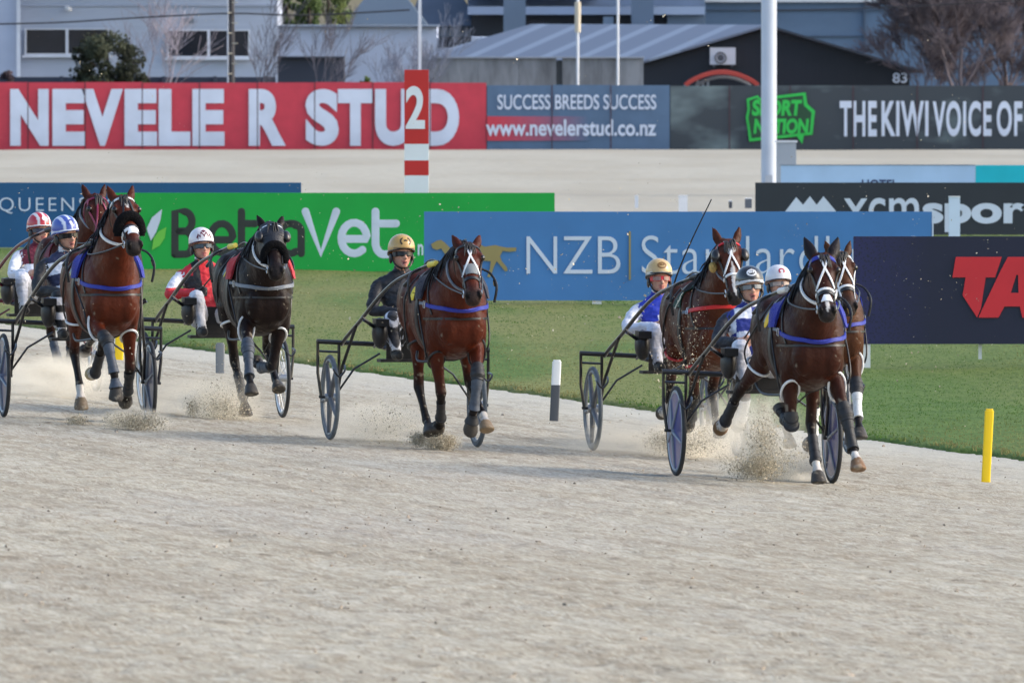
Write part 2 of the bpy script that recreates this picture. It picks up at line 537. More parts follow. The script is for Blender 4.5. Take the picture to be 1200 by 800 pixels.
    c[mouth] *= .25
    # sand splashed up the legs, belly and chest
    sz_ = np.array([mnoise.noise(V((p[0] * 31, p[1] * 31, p[2] * 31))) + .6 * mnoise.noise(V((p[0] * 9 + 5, p[1] * 9, p[2] * 9))) for p in cov])
    k_ = np.clip((sz_ - (.42 + .35 * np.clip((cov[:, 2] - .25) / .9, 0, 1.6))) * 4, 0, .55)[:, None]
    c = c * (1 - k_) + np.array((.30, .26, .20)) * k_
    me.shade_smooth()
    set_col(me, c)
    me.materials.append(mat("horse_coat", (1, 1, 1), 0.42, var=0.26, scale=7, bump=0.75, bscale=13, attr=True, spec=0.13))
    body = link("horse", me)
    body.matrix_world = Matrix(M.tolist())
    bvh = bvh_of(me)
    tag(body, sp['label'], "horse", "harness horses racing")

    def hp(t, lat, off=.005):                                  # point on the front of the face
        p, n = cast(bvh, poll + e1 * t * L + e3 * lat - e2 * .02, e2, off, .35); return p, n
    def hs(t, dorsal, s, off=.005):                            # point on the side of the head
        p, n = cast(bvh, poll + e1 * t * L + e2 * dorsal, e3 * s, off, .4); return p, n
    def strip(mb_, L_, width, th=.006, it=1):
        L_ = [q for q in L_ if q[0] is not None]
        if len(L_) > 2: mb_.ribbon(soften([q[0] for q in L_], it), [q[1] for q in L_], width, th)

    # eyes
    for s in (-1, 1):
        p, n = hs(.27, .035, s, -.010)
        if p is not None:
            MB().ellipsoid(p + e2 * .006, (.027, .027, .027), nu=14, nv=10).build("eye", mat("horse_eye", (.006, .004, .004), .06), body)
    # mane and forelock
    mn = MB(); pass
    mr_ = random.Random(len(key) * 31 + ord(key[0]))
    side = sp.get('mane_side', -1)
    for i in range(90):
        t = mr_.uniform(.12, .97); j = t * (len(neckC) - 1); a = int(j); f = j - a; b_ = min(a + 1, len(neckC) - 1)
        c0 = neckC[a] * (1 - f) + neckC[b_] * f; u0 = neckU[a] * (1 - f) + neckU[b_] * f; w0 = neckW[a] * (1 - f) + neckW[b_] * f
        up = u0 if u0[2] > 0 else -u0
        top = c0 + up * 1.0; sdv = w0 * side * mr_.uniform(.3, 1.15)
        ln = mr_.uniform(.7, 1.25)
        pth = [top - up * .06, top + up * .28 * mr_.random() ** 2 + sdv * .25, top - up * .22 * ln + sdv * .9, top - up * .75 * ln + sdv * 1.25 + np.array([-.02 * mr_.random() * 3, 0, 0])]
        pth = catmull(pth, 3)
        mn.tube(pth, list(np.interp(np.linspace(0, 1, len(pth)), [0, .4, 1], [.010, .014, .002])), 5)
    for i in range(14):
        lt = mr_.uniform(-.04, .04)
        p, n = hp(mr_.uniform(.12, .3), lt * 1.3, .008)
        if p is None: continue
        s0 = poll + e2 * .02 - e1 * .01 + e3 * lt * .6
        pth = catmull([s0, (s0 + p) / 2 + e2 * .045, p], 3)
        mn.tube(pth, list(np.interp(np.linspace(0, 1, len(pth)), [0, .4, 1], [.009, .010, .002])), 5)
    mn.build("mane", HAIR(), body)
    tl = MB()
    for i in range(26):
        y0 = mr_.uniform(-.035, .035); sp_ = mr_.uniform(-.14, .14); ln = mr_.uniform(.38, .5)
        pth = catmull([(-.84, y0, 1.33), (-.98, y0 + sp_ * .2, 1.30), (-1.06, y0 + sp_ * .6, 1.30 - ln * .45), (-1.05, y0 + sp_, 1.30 - ln)], 4)
        tl.tube(pth, list(np.interp(np.linspace(0, 1, len(pth)), [0, .3, 1], [.02, .022, .004])), 5)
    tl.build("tail", HAIR(), body)

    # -------------------------------------------------------- bridle
    white = WHITE_STRAP(); bmats = {'w': white, 'k': LEATHER(), 'b': BLUE_STRAP(), 'r': RED_STRAP(), 'm': MAROON_STRAP(), 'g': GREY_STRAP()}
    br = MB()
    def band(t, d0, width, a=150, off=.005, mbx=None, n=22):
        c0 = poll + e1 * t * L - e2 * d0
        P, N = ring(bvh, c0, e2, e3, -a, a, n, off, .35)
        if len(P) > 3: (mbx or br).ribbon(soften(P, 2), N, width, .007)
    nb = sp.get('noseband_t', .62)
    for s in (-1, 1):
        strip(br, [hs(t, .035 - .03 * t, s) for t in np.linspace(.06, .80, 12)], .020)              # cheek pieces
        strip(br, [hs(.10 + .16 * q, -.02 - .13 * q, s) for q in np.linspace(0, 1, 8)], .018)       # throat lash
    br.build("bridle", bmats[sp.get('bridle', 'k')], body)
    x = MB()
    if sp.get('cross', 'w') != '':
        for s in (-1, 1):                                      # overcheck: two strips meeting on the forehead, parting to the noseband
            if sp.get('cross_shape', 'x') == 'x':
                lat = lambda q: s * (.036 * (1 - q / .42) if q < .42 else .0 - .072 * ((q - .42) / .58)) * 1.0
            else:
                lat = lambda q: s * (.012 + .052 * q)
            strip(x, [hp(.06 + (nb - .06) * q, lat(q), .006) for q in np.linspace(0, 1, 16)], .017, .007)
        if not sp.get('no_band'): band(nb, .02, .022, 100, mbx=x)
        x.build("overcheck", bmats[sp['cross']], body)
    bw = MB(); band(.085, .03, sp.get('brow_w', .028), 95, mbx=bw)
    bw.build("browband", bmats[sp.get('brow', 'k')], body)
    if sp.get('noseband', ''):
        nz = MB(); band(nb + .05, .02, .032, 140, mbx=nz); nz.build("noseband", bmats[sp['noseband']], body)
    if sp.get('nose_patch'):
        npm = MB()
        rows = []
        for q in np.linspace(0, 1, 7):
            rows.append([hp(sp['nose_patch'][0] + sp['nose_patch'][1] * q, lat * (1 - .25 * q if sp['nose_patch'][2] > .05 else .5 + .5 * q), .010) for lat in np.linspace(-sp['nose_patch'][2], sp['nose_patch'][2], 9)])
        if all(q[0] is not None for r in rows for q in r):
            vs = [q[0] for r in rows for q in r] + [q[0] - q[1] * .008 for r in rows for q in r]; fs = []
            n0 = 63
            for i in range(6):
                for j in range(8):
                    a = i * 9 + j
                    fs += [(a, a + 1, a + 10, a + 9), (a + n0, a + 9 + n0, a + 10 + n0, a + 1 + n0)]
            per = [j for j in range(9)] + [i * 9 + 8 for i in range(1, 7)] + [54 + j for j in range(7, -1, -1)] + [i * 9 for i in range(5, 0, -1)]
            for i in range(len(per)):
                a, b2 = per[i], per[(i + 1) % len(per)]
                fs.append((a, b2, b2 + n0, a + n0))
            npm.add(vs, fs); npm.build("nose_cover", mat("nose_cover_" + sp['nose_patch'][3], srgb(*((228, 232, 240) if sp['nose_patch'][3] == 'white' else (120, 126, 130))), .7), body)
    if sp.get('shadow_roll'):
        t_, rad_, wd_ = sp['shadow_roll']
        ro = MB(); P, N = ring(bvh, poll + e1 * t_ * L - e2 * .03, e2, e3, -104, 104, 26, rad_ * .3, .4)
        P = [p + e1 * (.10 * (abs(i / (len(P) - 1) - .5) * 2) ** 1.6) for i, p in enumerate(P)]
        ro.tube(soften(P, 3), [rad_ * (1 if 1 < i < len(P) - 2 else .75) for i in range(len(P))], 12)
        ro.build("shadow_roll", FLEECE(), body)
    if sp.get('cups'):
        for s in (-1, 1):
            p, n = hs(.25, .03, s, .0)
            if p is None: continue
            ax = e3 * s * .55 + e2 * .35; ax /= np.linalg.norm(ax)
            u = e1 - ax * (e1 @ ax); u /= np.linalg.norm(u); w = np.cross(ax, u)
            cu = MB(); cu.ellipsoid(p + ax * .012, (.036, .046, .062), Matrix((ax, w, u)).transposed(), 14, 10)
            cu.build("blinker_cup", mat("black_vinyl", (.012, .012, .015), .3, var=.2), body)
    if sp.get('hood'):
        hd = MB()
        for t0 in np.linspace(.0, .56, 15):
            band(t0, .05, .03, 128, off=.006, mbx=hd, n=26)
        hd.build("hood", mat("black_hood", (.010, .011, .016), .5, var=.3, scale=18, bump=.3, bscale=60), body)
    ck = MB(); cr = [neckC[j] + (neckU[j] if neckU[j][2] > 0 else -neckU[j]) * 1.0 + np.array([0, 0, .035]) for j in range(6, len(neckC), 3)]
    cr = [np.array([.14, 0, 1.545])] + cr + [poll - e1 * .01 + e2 * .03]
    ck.tube(catmull(cr, 3), .0075, 6); ck.build("check_rein", bmats[sp.get('bridle', 'k')], body)
    if key == 'D':
        p, n = hs(.30, -.07, -1, .0)
        if p is not None:
            ep = MB(); ep.ellipsoid(p + n * .03, (.036, .036, .045), nu=14, nv=10); ep.build("ear_plug_ball", mat("tan_fleece", srgb(190, 160, 96), .95, var=.3, scale=60, bump=1.0, bscale=90), body)
    for s in (-1, 1):                                          # bit rings
        p, n = hs(.83, -.035, s, .012)
        if p is not None:
            n_ = e3 * s
            MB().tube([p + (e1 * math.cos(a) + e2 * math.sin(a)) * .030 for a in np.linspace(0, 2 * math.pi, 18)[:-1]], .005, 6, True).build("bit_ring", STEEL(), body)
    # strap from the bit round under the throat (running strap)
    if sp.get('neck_strap'):
        cS, sag, tn = sp['neck_strap']
        j = int(tn * (len(neckC) - 1)); c0 = neckC[j]; tg = neckC[min(j + 1, len(neckC) - 1)] - neckC[max(j - 1, 0)]; tg /= np.linalg.norm(tg)
        u = np.cross(np.array([0, 1.0, 0]), tg); u = u if u[2] > 0 else -u                   # crest side
        dirs = []
        P, N = ring(bvh, c0, -u + tg * sag, np.array([0, 1.0, 0]), -165, 165, 34, .012, .5)
        ns = MB(); ns.ribbon(soften(P, 4), N, .026, .010); ns.build("neck_strap", bmats[cS], body)

    # -------------------------------------------------------- harness
    if True:
        cS = sp.get('breast', 'b')
        z0, dz = sp.get('breast_z', (1.20, .06))
        P, N = ring(bvh, (.30, 0, z0), (1, 0, -dz / .4), (0, 1, 0), -88, 88, 44, .006, .8)
        P = soften(P, 3); m_ = len(P); i0, i1 = int(m_ * .15), int(m_ * .85)
        bs = MB(); bs.ribbon(P[i0:i1 + 1], N[i0:i1 + 1], .034, .012); bs.build("breast_strap", bmats[cS], body)
        en = MB(); en.ribbon(P[:i0 + 1], N[:i0 + 1], .026, .008); en.build("breast_strap_end", GREY_STRAP(), body)
        en = MB(); en.ribbon(P[i1:], N[i1:], .026, .008); en.build("breast_strap_end", GREY_STRAP(), body)
        for i_ in (i0, i1):
            bk = MB(); q0 = P[i_] + N[i_] * .016; tg_ = P[min(i_ + 1, m_ - 1)] - P[i_ - 1]; tg_ /= np.linalg.norm(tg_); sd__ = np.cross(tg_, N[i_])
            bk.tube([q0 + tg_ * a_ * .022 + sd__ * b_ * .026 for a_, b_ in ((-1, -1), (1, -1), (1, 1), (-1, 1))], .0045, 6, True); bk.build("buckle", STEEL(), body)
        if sp.get('breast2', True):
            P, N = ring(bvh, (.30, 0, z0 - .13), (1, 0, .02), (0, 1, 0), -80, 80, 34, .004, .8)
            b2_ = MB(); b2_.ribbon(soften(P, 3), N, .020, .007)
            for s in (-1, 1):
                q = [cast(bvh, (.30 + .20 * k, 0, 1.15), (.30 * k, s * sd_(26 + 74 * k), cd_(26 + 74 * k)), .006) for k in np.linspace(0, 1, 14)]
                strip(b2_, q, .02, it=2)
            b2_.build("breast_collar", LEATHER(), body)
        g = MB(); P, N = ring(bvh, (.20, 0, 1.17), (0, 0, 1), (0, 1, 0), 0, 354, 44, .006, .8)
        g.ribbon(soften(P, 1), N, .055, .010, closed=True); g.build("girth", LEATHER(), body)
    # saddle cloth: number cloth with a coloured front towel
    def patch(x0, x1, a0, a1, off, nx, na, th):
        vs, fs = [], []
        for lay in (0, 1):
            for i in range(nx + 1):
                for j in range(na + 1):
                    a = math.radians(a0 + (a1 - a0) * j / na); xx = x0 + (x1 - x0) * i / nx
                    p, n = cast(bvh, (xx, 0, 1.2), (0, math.sin(a), math.cos(a)), off + lay * th, .8)
                    vs.append(p)
        w = na + 1; n0 = (nx + 1) * w
        for i in range(nx):
            for j in range(na):
                a = i * w + j
                fs += [(a, a + w, a + w + 1, a + 1), (a + n0, a + 1 + n0, a + w + 1 + n0, a + w + n0)]
        per = [j for j in range(w)] + [i * w + na for i in range(1, nx + 1)] + [nx * w + j for j in range(na - 1, -1, -1)] + [i * w for i in range(nx - 1, 0, -1)]
        for i in range(len(per)):
            a, b2 = per[i], per[(i + 1) % len(per)]
            fs.append((a, b2, b2 + n0, a + n0))
        return vs, fs
    ccl = sp.get('cloth')
    if ccl:
        vs, fs = patch(-.14, .24, -78, 78, .008, 8, 24, .008)
        if all(v is not None for v in vs):
            cl = MB(); cl.add(vs, fs); cl.build("number_cloth", mat("number_cloth_" + key, srgb(*ccl['base']), .8, var=.1, bump=.2, bscale=25), body)
        if ccl.get('number'):
            for s in (-1, 1):
                q = MB()
                def cp(u_, v_):                                # position on the cloth: along, down
                    a = s * math.radians(58 + v_)
                    return cast(bvh, (.04 + u_, 0, 1.15), (0, math.sin(a), math.cos(a)), .018, .8)
                for strk in ccl['number']:
                    pts_ = [cp(.13 * x_ * -s, 15 * y_) for x_, y_ in catmull(strk, 4)]
                    strip(q, pts_, .060, .004)
                q.build("cloth_number", mat("number_ink_" + key, srgb(*ccl['ink']), .7), body)
        if ccl.get('towel'):
            vs, fs = patch(.23, .33, -84, 84, .012, 3, 26, .022)
            if all(v is not None for v in vs):
                tw = MB(); tw.add(vs, fs); tw.build("saddle_towel", mat("towel_" + key, srgb(*ccl['towel']), .9, var=.15, bump=.5, bscale=120, sheen=.3), body)
    sd = MB(); P, N = ring(bvh, (.12, 0, 1.2), (0, 0, 1), (0, 1, 0), -50, 50, 18, .022, .8)
    sd.ribbon(soften(P), N, .12, .03)
    for s in (-1, 1):
        p, n = cast(bvh, (.18, 0, 1.2), (0, s * .28, 1), .06, .8)
        sd.tube([p + np.array([math.cos(a) * .02, 0, math.sin(a) * .02]) for a in np.linspace(0, 6.28, 13)[:-1]], .005, 6, True)
    sd.build("saddle", LEATHER(), body)
    # hopples
    hc_ = sp.get('hopples', 'w')
    if hc_:
        for pair in (('RF', 'RH'), ('LF', 'LH')):
            loops = []
            for nm in pair:
                pts, tab, b, ty, s = legs[nm]
                t = 1.30 if ty == 'f' else 1.28
                c0, u, w = leg_path(pts, tab, t)
                tg = pts[2] - pts[1]; tg /= np.linalg.norm(tg)
                un, wn_ = u / np.linalg.norm(u), w / np.linalg.norm(w); ru, rw = np.linalg.norm(u) + .018, np.linalg.norm(w) + .008
                lp = [c0 + un * math.cos(a) * ru + wn_ * math.sin(a) * rw + tg * (.075 * math.cos(a)) for a in np.linspace(0, 2 * math.pi, 25)[:-1]]
                lpm = MB(); lpm.tube(lp, .0105, 8, True); lpm.build("hopple_loop", bmats[hc_], body)
                loops.append((c0, un * ru, wn_ * rw, s))
            (cf, uf, wf, s), (ch, uh, wh, _) = loops
            st = MB()
            a_ = cf - uf * np.sign(uf[0]) + np.array([0, s * .03, -.02]); b_ = ch + uh * np.sign(uh[0]) + np.array([0, s * .03, -.02])
            st.tube(catmull([a_, (a_ + b_) / 2 + np.array([0, s * .05, -.035]), b_], 5), .011, 6)
            for (c_, xx) in ((cf, .22), (ch, -.30)):
                p, n = cast(bvh, (xx, 0, 1.2), (0, s, .15), .008, .8)
                p2, n2 = cast(bvh, (xx, 0, 1.2), (0, s * .6, .8), .008, .8)
                if p is not None and p2 is not None:
                    e_ = c_ + np.array([0, s * .085, .02])
                    q = soften(list(catmull([p2, p + np.array([0, s * .01, 0]), e_ + np.array([0, s * .02, .12]), e_], 4)), 1)
                    st.tube(q, .008, 6)
            st.build("hopple_strap", LEATHER(), body)
    # leg boots
    for nm, lst in sp.get('boots', {}).items():
        pts, tab, b, ty, s = legs[nm]
        for kind, cl_ in lst:
            t0, t1, f0, f1 = {'knee': (1.72, 2.22, 1.28, 1.22), 'shin': (2.15, 2.98, 1.32, 1.40), 'tendon': (2.35, 3.15, 1.3, 1.25), 'bell': (3.35, 3.99, 1.25, 1.45)}[kind]
            bt = MB(); Cn, U, W = [], [], []
            ts_ = np.linspace(t0, t1, 12)
            for i, t in enumerate(ts_):
                c0, u, w = leg_path(pts, tab, t); f = f0 + (f1 - f0) * i / 11
                if i in (0, 11): f *= .96
                Cn.append(c0); U.append(u * f); W.append(w * f)
            bt.loft(Cn, U, W, 16)
            if kind != 'bell':
                for q in (.22, .5, .78):
                    c0, u, w = leg_path(pts, tab, t0 + (t1 - t0) * q); f = (f0 + (f1 - f0) * q) * 1.06
                    tg = np.cross(u, w); tg /= np.linalg.norm(tg)
                    bt.loft([c0 - tg * .010, c0 + tg * .010], [u * f, u * f], [w * f, w * f], 16)
            bt.build({'knee': 'knee_boot', 'shin': 'shin_boot', 'tendon': 'tendon_boot', 'bell': 'bell_boot'}[kind], {'k': BOOT_B, 'g': BOOT_G, 'w': BOOT_W}[cl_](), body)
    # reins: from the bit back over the withers to the driver's hands
    rn = MB()
    for s in (-1, 1):
        p, n = hs(.83, -.035, s, .018)
        sidev, _ = cast(bvh, (.46, 0, 1.34), (0, s, .45), .03, .8)
        ter, _ = cast(bvh, (.18, 0, 1.2), (0, s * .28, 1), .07, .8)
        hand = np.array([-HITCH + .42 + sp.get('hand_dx', 0), s * .085 + sp.get('hand_dy', 0), 1.10])
        hip, _ = cast(bvh, (-.45, 0, 1.25), (0, s * .35, 1), .02, .8)
        if p is not None:
            rn.tube(catmull([p, (p + sidev) / 2 + np.array([0, s * .01, -.02]), sidev, ter, hip, hand], 5), .0075, 6)
    rn.build("reins", bmats[sp.get('rein', 'k')], body)
    return body, legs
# ------------------------------------------------------------------ sulkies
def up_matrix(ax_px, ax_py, yaw):
    g = ground_at(ax_px, ax_py)
    M = np.eye(4)
    M[:3, 0] = [sd_(yaw), -cd_(yaw), 0]; M[:3, 1] = [cd_(yaw), sd_(yaw), 0]; M[:3, 3] = g
    return M

def build_sulky(sp, M):
    k = BANK * (TN @ M[:2, 1])                                 # the axle follows the slope of the track
    root = empty("sulky", M=M)
    tag(root, sp['sulky_label'], "sulky", "racing sulkies behind the horses")
    fc = {'black': mat("sulky_black", (.010, .010, .012), .3, var=.2, scale=20, coat=.3), 'maroon': mat("sulky_maroon", srgb(96, 34, 44), .35, var=.2, scale=20, coat=.3)}[sp.get('frame', 'black')]
    def sh(mb):
        mb.v = [(x, y, z + k * y * max(0.0, min(1.0, 1 - x / 1.2))) for x, y, z in mb.v]; return mb
    WY, WR = .625, .355
    f = MB()
    f.tube([(-.02, -.735, .815), (-.02, .735, .815)], .021, 10)
    f.tube([(-.02, -.735, .735), (-.02, -.545, .735)], .010, 8); f.tube([(-.02, .545, .735), (-.02, .735, .735)], .010, 8)
    for s in (-1, 1):
        f.tube([(-.02, s * .725, .82), (-.02, s * .725, .55), (0, s * .70, .355)], .013, 8)
        f.tube([(-.02, s * .545, .82), (-.02, s * .545, .55), (0, s * .565, .355)], .013, 8)
        f.tube([(0, s * .72, .355), (0, s * .55, .355)], .012, 8)
        f.tube([(.02, s * .57, .38), (.16, s * .56, .60), (.42, s * .49, .97)], .014, 8)        # stay from hub up to the shaft
        f.tube([(-.01, s * .20, .74), (-.01, s * .42, .60), (0, s * .56, .40)], .009, 8)
        f.tube(catmull([(.30, s * .66, .62), (.40, s * .67, .60), (.42, s * .63, .55), (.40, s * .58, .60), (.30, s * .56, .64)], 3), .009, 6)  # wheel guard
        f.tube([(.25, s * .30, .80), (.62, s * .30, .92), (.75, s * .49, 1.04)], .011, 8)
    sh(f).build("frame", fc, root)
    for s in (-1, 1):
        p = catmull([(-.03, s * .52, .80), (.15, s * .51, .875), (.5, s * .47, 1.02), (.85, s * .43, 1.175), (1.15, s * .385, 1.305), (1.38, s * .345, 1.385), (1.62, s * .30, 1.44), (1.9, s * .24, 1.50), (2.08, s * .20, 1.535)], 5)
        sm = MB(); sm.tube(p, list(np.interp(np.linspace(0, 1, len(p)), [0, .3, 1], [.016, .017, .015])), 10)
        so = sh(sm).build("shaft", fc, root)
        tp = MB(); tp.tube([(2.06, s * .205, 1.532), (2.19, s * .175, 1.548)], [.026, .022], 10)
        tp.build("shaft_tip", mat("tip_" + sp['tip'], srgb(*{'yellow': (222, 205, 90), 'white': (215, 215, 210), 'black': (25, 25, 28)}[sp['tip']]), .5), so)
        hk = MB(); hk.tube(catmull([(1.90, s * .24, 1.50), (1.92, s * .33, 1.46), (2.0, s * .37, 1.36), (2.0, s * .35, 1.22)], 4), .011, 6)
        hk.tube([(1.97, s * .36, 1.40), (1.90, s * .38, 1.36)], .016, 6)
        hk.build("hitch_arm", LEATHER(), so)
    st = MB()
    st.tube(catmull([(-.16, -.19, .86), (-.10, 0, .845), (-.16, .19, .86)], 4), .02, 8)
    st.ellipsoid((.0, 0, .80), (.20, .20, .035)); st.ellipsoid((-.17, 0, .90), (.04, .20, .10))
    st.build("seat", mat("seat_vinyl", (.014, .014, .016), .5, var=.2), root)
    ap = MB(); ap.box((.26, 0, .835), (.012, .40, .26)); ap.box((.24, 0, .70), (.16, .52, .025))
    ap.build("mud_apron", mat("apron_black", (.016, .016, .018), .55, var=.35, scale=14), root, smooth=False)
    for s in (-1, 1):
        bt = MB()
        bt.ellipsoid((.66, s * .335, .93), (.10, .065, .13)); bt.box((.70, s * .335, 1.02), (.16, .11, .06))
        bt.tube([(.66, s * .34, .95), (.68, s * .49, 1.06)], .012, 6)
        sh(bt).build("foot_rest", LEATHER(), root)
    tyre_m = mat("tyre_" + sp['tyre'], {'black': (.02, .022, .026), 'grey': (.12, .14, .16)}[sp['tyre']], .7, var=.3, scale=12)
    for s in (-1, 1):
        c = np.array([0, s * WY, WR + k * s * WY])
        circ = lambda r, n=40, dy=0: [c + np.array([math.cos(a) * r, dy, math.sin(a) * r]) for a in np.linspace(0, 2 * math.pi, n + 1)[:-1]]
        hb = MB(); hb.tube([c + np.array([0, -.045, 0]), c + np.array([0, .045, 0])], .032, 12)
        wl = hb.build("wheel", mat("hub_metal", (.4, .42, .45), .35, metal=.8), root)
        t = MB(); t.tube(circ(WR - .018), .018, 10, True); t.build("tyre", tyre_m, wl)
        r = MB(); r.tube(circ(WR - .045), .016, 8, True)
        ty = sp['wheel']
        if ty == 'disc':
            r.build("rim", mat("rim_grey", (.30, .34, .40), .35, metal=.3), wl)
            d = MB(); n = 40
            for sg in (-1, 1):
                o = len(d.v); vs = [c + np.array([0, sg * .030, 0])] + circ(WR - .05, n, sg * .009)
                d.add(vs, [(0, 1 + i, 1 + (i + 1) % n) for i in range(n)])
            d.build("disc", mat("disc_" + sp.get('disc', 'blue'), srgb(*{'blue': (50, 58, 96), 'violet': (56, 60, 126)}[sp.get('disc', 'blue')]), .28, var=.3, scale=5, coat=.2), wl)
            b = MB()
            for q in range(5):
                a = q * 2 * math.pi / 5 + .3 * s
                for sg in (-1, 1):
                    b.tube([c + np.array([math.cos(a) * .03, sg * .034, math.sin(a) * .03]), c + np.array([math.cos(a) * (WR - .06), sg * .013, math.sin(a) * (WR - .06)])], [.014, .008], 6)
            b.build("spoke", mat("spoke_grey", (.26, .29, .33), .4), wl)
        elif ty == 'mag':
            r.build("rim", mat("rim_dark", (.16, .18, .20), .4, var=.3), wl)
            for q in range(5):
                a = q * 2 * math.pi / 5 + .5 * s
                b = MB(); b.tube([c + np.array([math.cos(a) * .02, 0, math.sin(a) * .02]), c + np.array([math.cos(a) * (WR - .05), 0, math.sin(a) * (WR - .05)])], [.026, .016], 8)
                b.build("spoke", mat("spoke_dark", (.13, .14, .16), .4, var=.3), wl)
        else:
            r.build("rim", mat("rim_silver", (.55, .56, .57), .3, metal=.6), wl)
            b = MB()
            for q in range(28):
                a = q * 2 * math.pi / 28; sg = 1 if q % 2 else -1
                b.tube([c + np.array([math.cos(a + .3 * sg) * .03, sg * .04, math.sin(a + .3 * sg) * .03]), c + np.array([math.cos(a) * (WR - .05), 0, math.sin(a) * (WR - .05)])], .0028, 4)
            b.build("spoke", STEEL(), wl); wl.children[-1]
    return root

# ------------------------------------------------------------------ drivers
def build_driver(key, sp, M):
    hx, hy, hz = sp['head']; yaw, pitch, roll = sp.get('look', (0, 0, 0))
    Q = 0.99 * Matrix.Rotation(math.radians(yaw), 3, 'Z') @ Matrix.Rotation(math.radians(pitch), 3, 'Y') @ Matrix.Rotation(math.radians(roll), 3, 'X')
    Qn = np.array(Q)
    hc = np.array([hx, hy, hz])
    H = lambda x, y, z: hc + Qn @ np.array([x, y, z])
    mb = MB(); ID = lambda i: (float(i), 0, 0)
    nb = hc + np.array([-.04, 0, -.158])
    pel = np.array([0.15, sp.get('seat_dy', 0), .85])
    # torso
    TS = sec([(0, -.02, .085, .13), (.08, .0, .125, .175), (.25, .01, .125, .165), (.45, .005, .118, .158), (.68, .0, .125, .185), (.84, -.01, .115, .212), (.92, -.01, .092, .185), (.98, -.008, .075, .135), (1.03, -.004, .062, .085), (1.07, 0, .05, .06)], 5)
    axis = nb - pel
    up = axis / np.linalg.norm(axis); fw = np.array([1.0, 0, 0]) - up * up[0]; fw /= np.linalg.norm(fw); lf = np.cross(up, fw)
    mb.loft([pel + axis * t + fw * (o + .03 * math.sin(math.pi * min(t, 1)) * -1) for t, o, _, _ in TS], [fw * a for _, _, a, _ in TS], [lf * b for _, _, _, b in TS], 24, ID(1), p=2.3)
    # neck, collar and head
    mb.tube([nb + np.array([0, 0, -.02]), nb + np.array([.01, 0, .06])], [.068, .060], 14, color=ID(7))
    mb.tube([nb + np.array([.0, 0, .02]), hc + Qn @ np.array([-.02, 0, -.05])], [.054, .052], 14, color=ID(6))
    hs_ = sec([(-.118, .012, .020, .018), (-.112, .016, .040, .034), (-.09, .010, .066, .050), (-.06, .004, .083, .062), (-.02, .0, .094, .071), (.03, -.006, .100, .076), (.08, -.010, .092, .072), (.115, -.012, .06, .05), (.13, -.012, .02, .02)], 4)
    mb.loft([H(o, 0, z) for z, o, _, _ in hs_], [Qn @ np.array([a, 0, 0]) for _, _, a, _ in hs_], [Qn @ np.array([0, b, 0]) for _, _, _, b in hs_], 24, ID(6), p=2.2)
    mb.tube([H(.088, 0, .012), H(.100, 0, -.015), H(.116, 0, -.040), H(.098, 0, -.048)], [.010, .012, .016, .010], 10, color=ID(6))   # nose
    for s in (-1, 1):
        mb.ellipsoid(H(.098, s * .012, -.040), (.011, .009, .008), Q, color=ID(6))
        mb.ellipsoid(H(.070, s * .038, -.022), (.024, .022, .018), Q, color=ID(6))             # cheekbone
        mb.ellipsoid(H(.078, s * .030, .024), (.016, .026, .008), Q, color=ID(6))              # brow
        mb.ellipsoid(H(-.012, s * .076, -.012), (.018, .008, .032), Q, color=ID(6))            # ear
    op = sp.get('mouth', .006)
    mb.ellipsoid(H(.090, 0, -.066), (.012, .024, .0065), Q, color=ID(8)); mb.ellipsoid(H(.088, 0, -.079 - op), (.012, .020, .0075), Q, color=ID(8))
    if op > .008: mb.ellipsoid(H(.092, 0, -.0735 - op * .5), (.006, .016, .004 + op * .4), Q, color=ID(9))
    mb.ellipsoid(H(.074, 0, -.102), (.022, .026, .017), Q, color=ID(6))
    # arms
    sho = nb + np.array([.0, 0, -.065])
    hands = []
    for s in (-1, 1):
        s0 = sho + lf * s * .175 - up * .015
        hnd = np.array([.42 + sp.get('hand_dx', 0), s * .085 + sp.get('hand_dy', 0), 1.10])
        el = (s0 + hnd) / 2 + np.array([-.06, s * sp.get('elbow', .13), -.10])
        dirf = (hnd - el) / np.linalg.norm(hnd - el)
        wr = hnd - dirf * .07
        pth = catmull([s0 - lf * s * .04, s0 + np.array([.02, s * .02, -.03]), (s0 + el) / 2 + np.array([0, s * .015, 0]), el, (el + wr) / 2, wr], 5)
        mb.tube(pth, list(np.interp(np.linspace(0, 1, len(pth)), [0, .2, .4, .6, .8, 1], [.058, .064, .056, .050, .044, .034])), 14, color=ID(2))
        # hand: palm, four fingers curled round the rein, thumb across them
        inn = np.array([0, -s, 0.0]); inn -= dirf * (inn @ dirf); inn /= np.linalg.norm(inn)
        dn = np.cross(dirf, inn); dn = dn if dn[2] < 0 else -dn
        mb.tube([wr - dirf * .02, wr + dirf * .02, hnd + dirf * .01], [.028, .034, .036], 10, color=ID(3))
        for q in range(4):
            b0 = hnd + dirf * .035 + dn * (-.030 + .020 * q); ln = (.9, 1.0, .95, .78)[q]
            f_ = [b0 - dirf * .03, b0 + dirf * .012 * ln, b0 + dirf * .022 * ln + inn * .022, b0 + dirf * .004 + inn * .040 * ln, b0 - dirf * .016 + inn * .034 * ln]
            mb.tube(f_, [.0105, .0105, .0098, .0092, .0080], 8, color=ID(3))
        tb = hnd - dirf * .012 - dn * .034 + inn * .008
        mb.tube([tb, tb + dirf * .028 - dn * .012 + inn * .014, tb + dirf * .046 + inn * .034 + dn * .004], [.013, .011, .009], 8, color=ID(3))
        # leg
        hip = pel + np.array([.02, s * .09, .0])
        kn = np.array([.56, s * .215 + pel[1] * .5, 1.06]); an = np.array([.70, s * .205 + pel[1] * .3, .79])
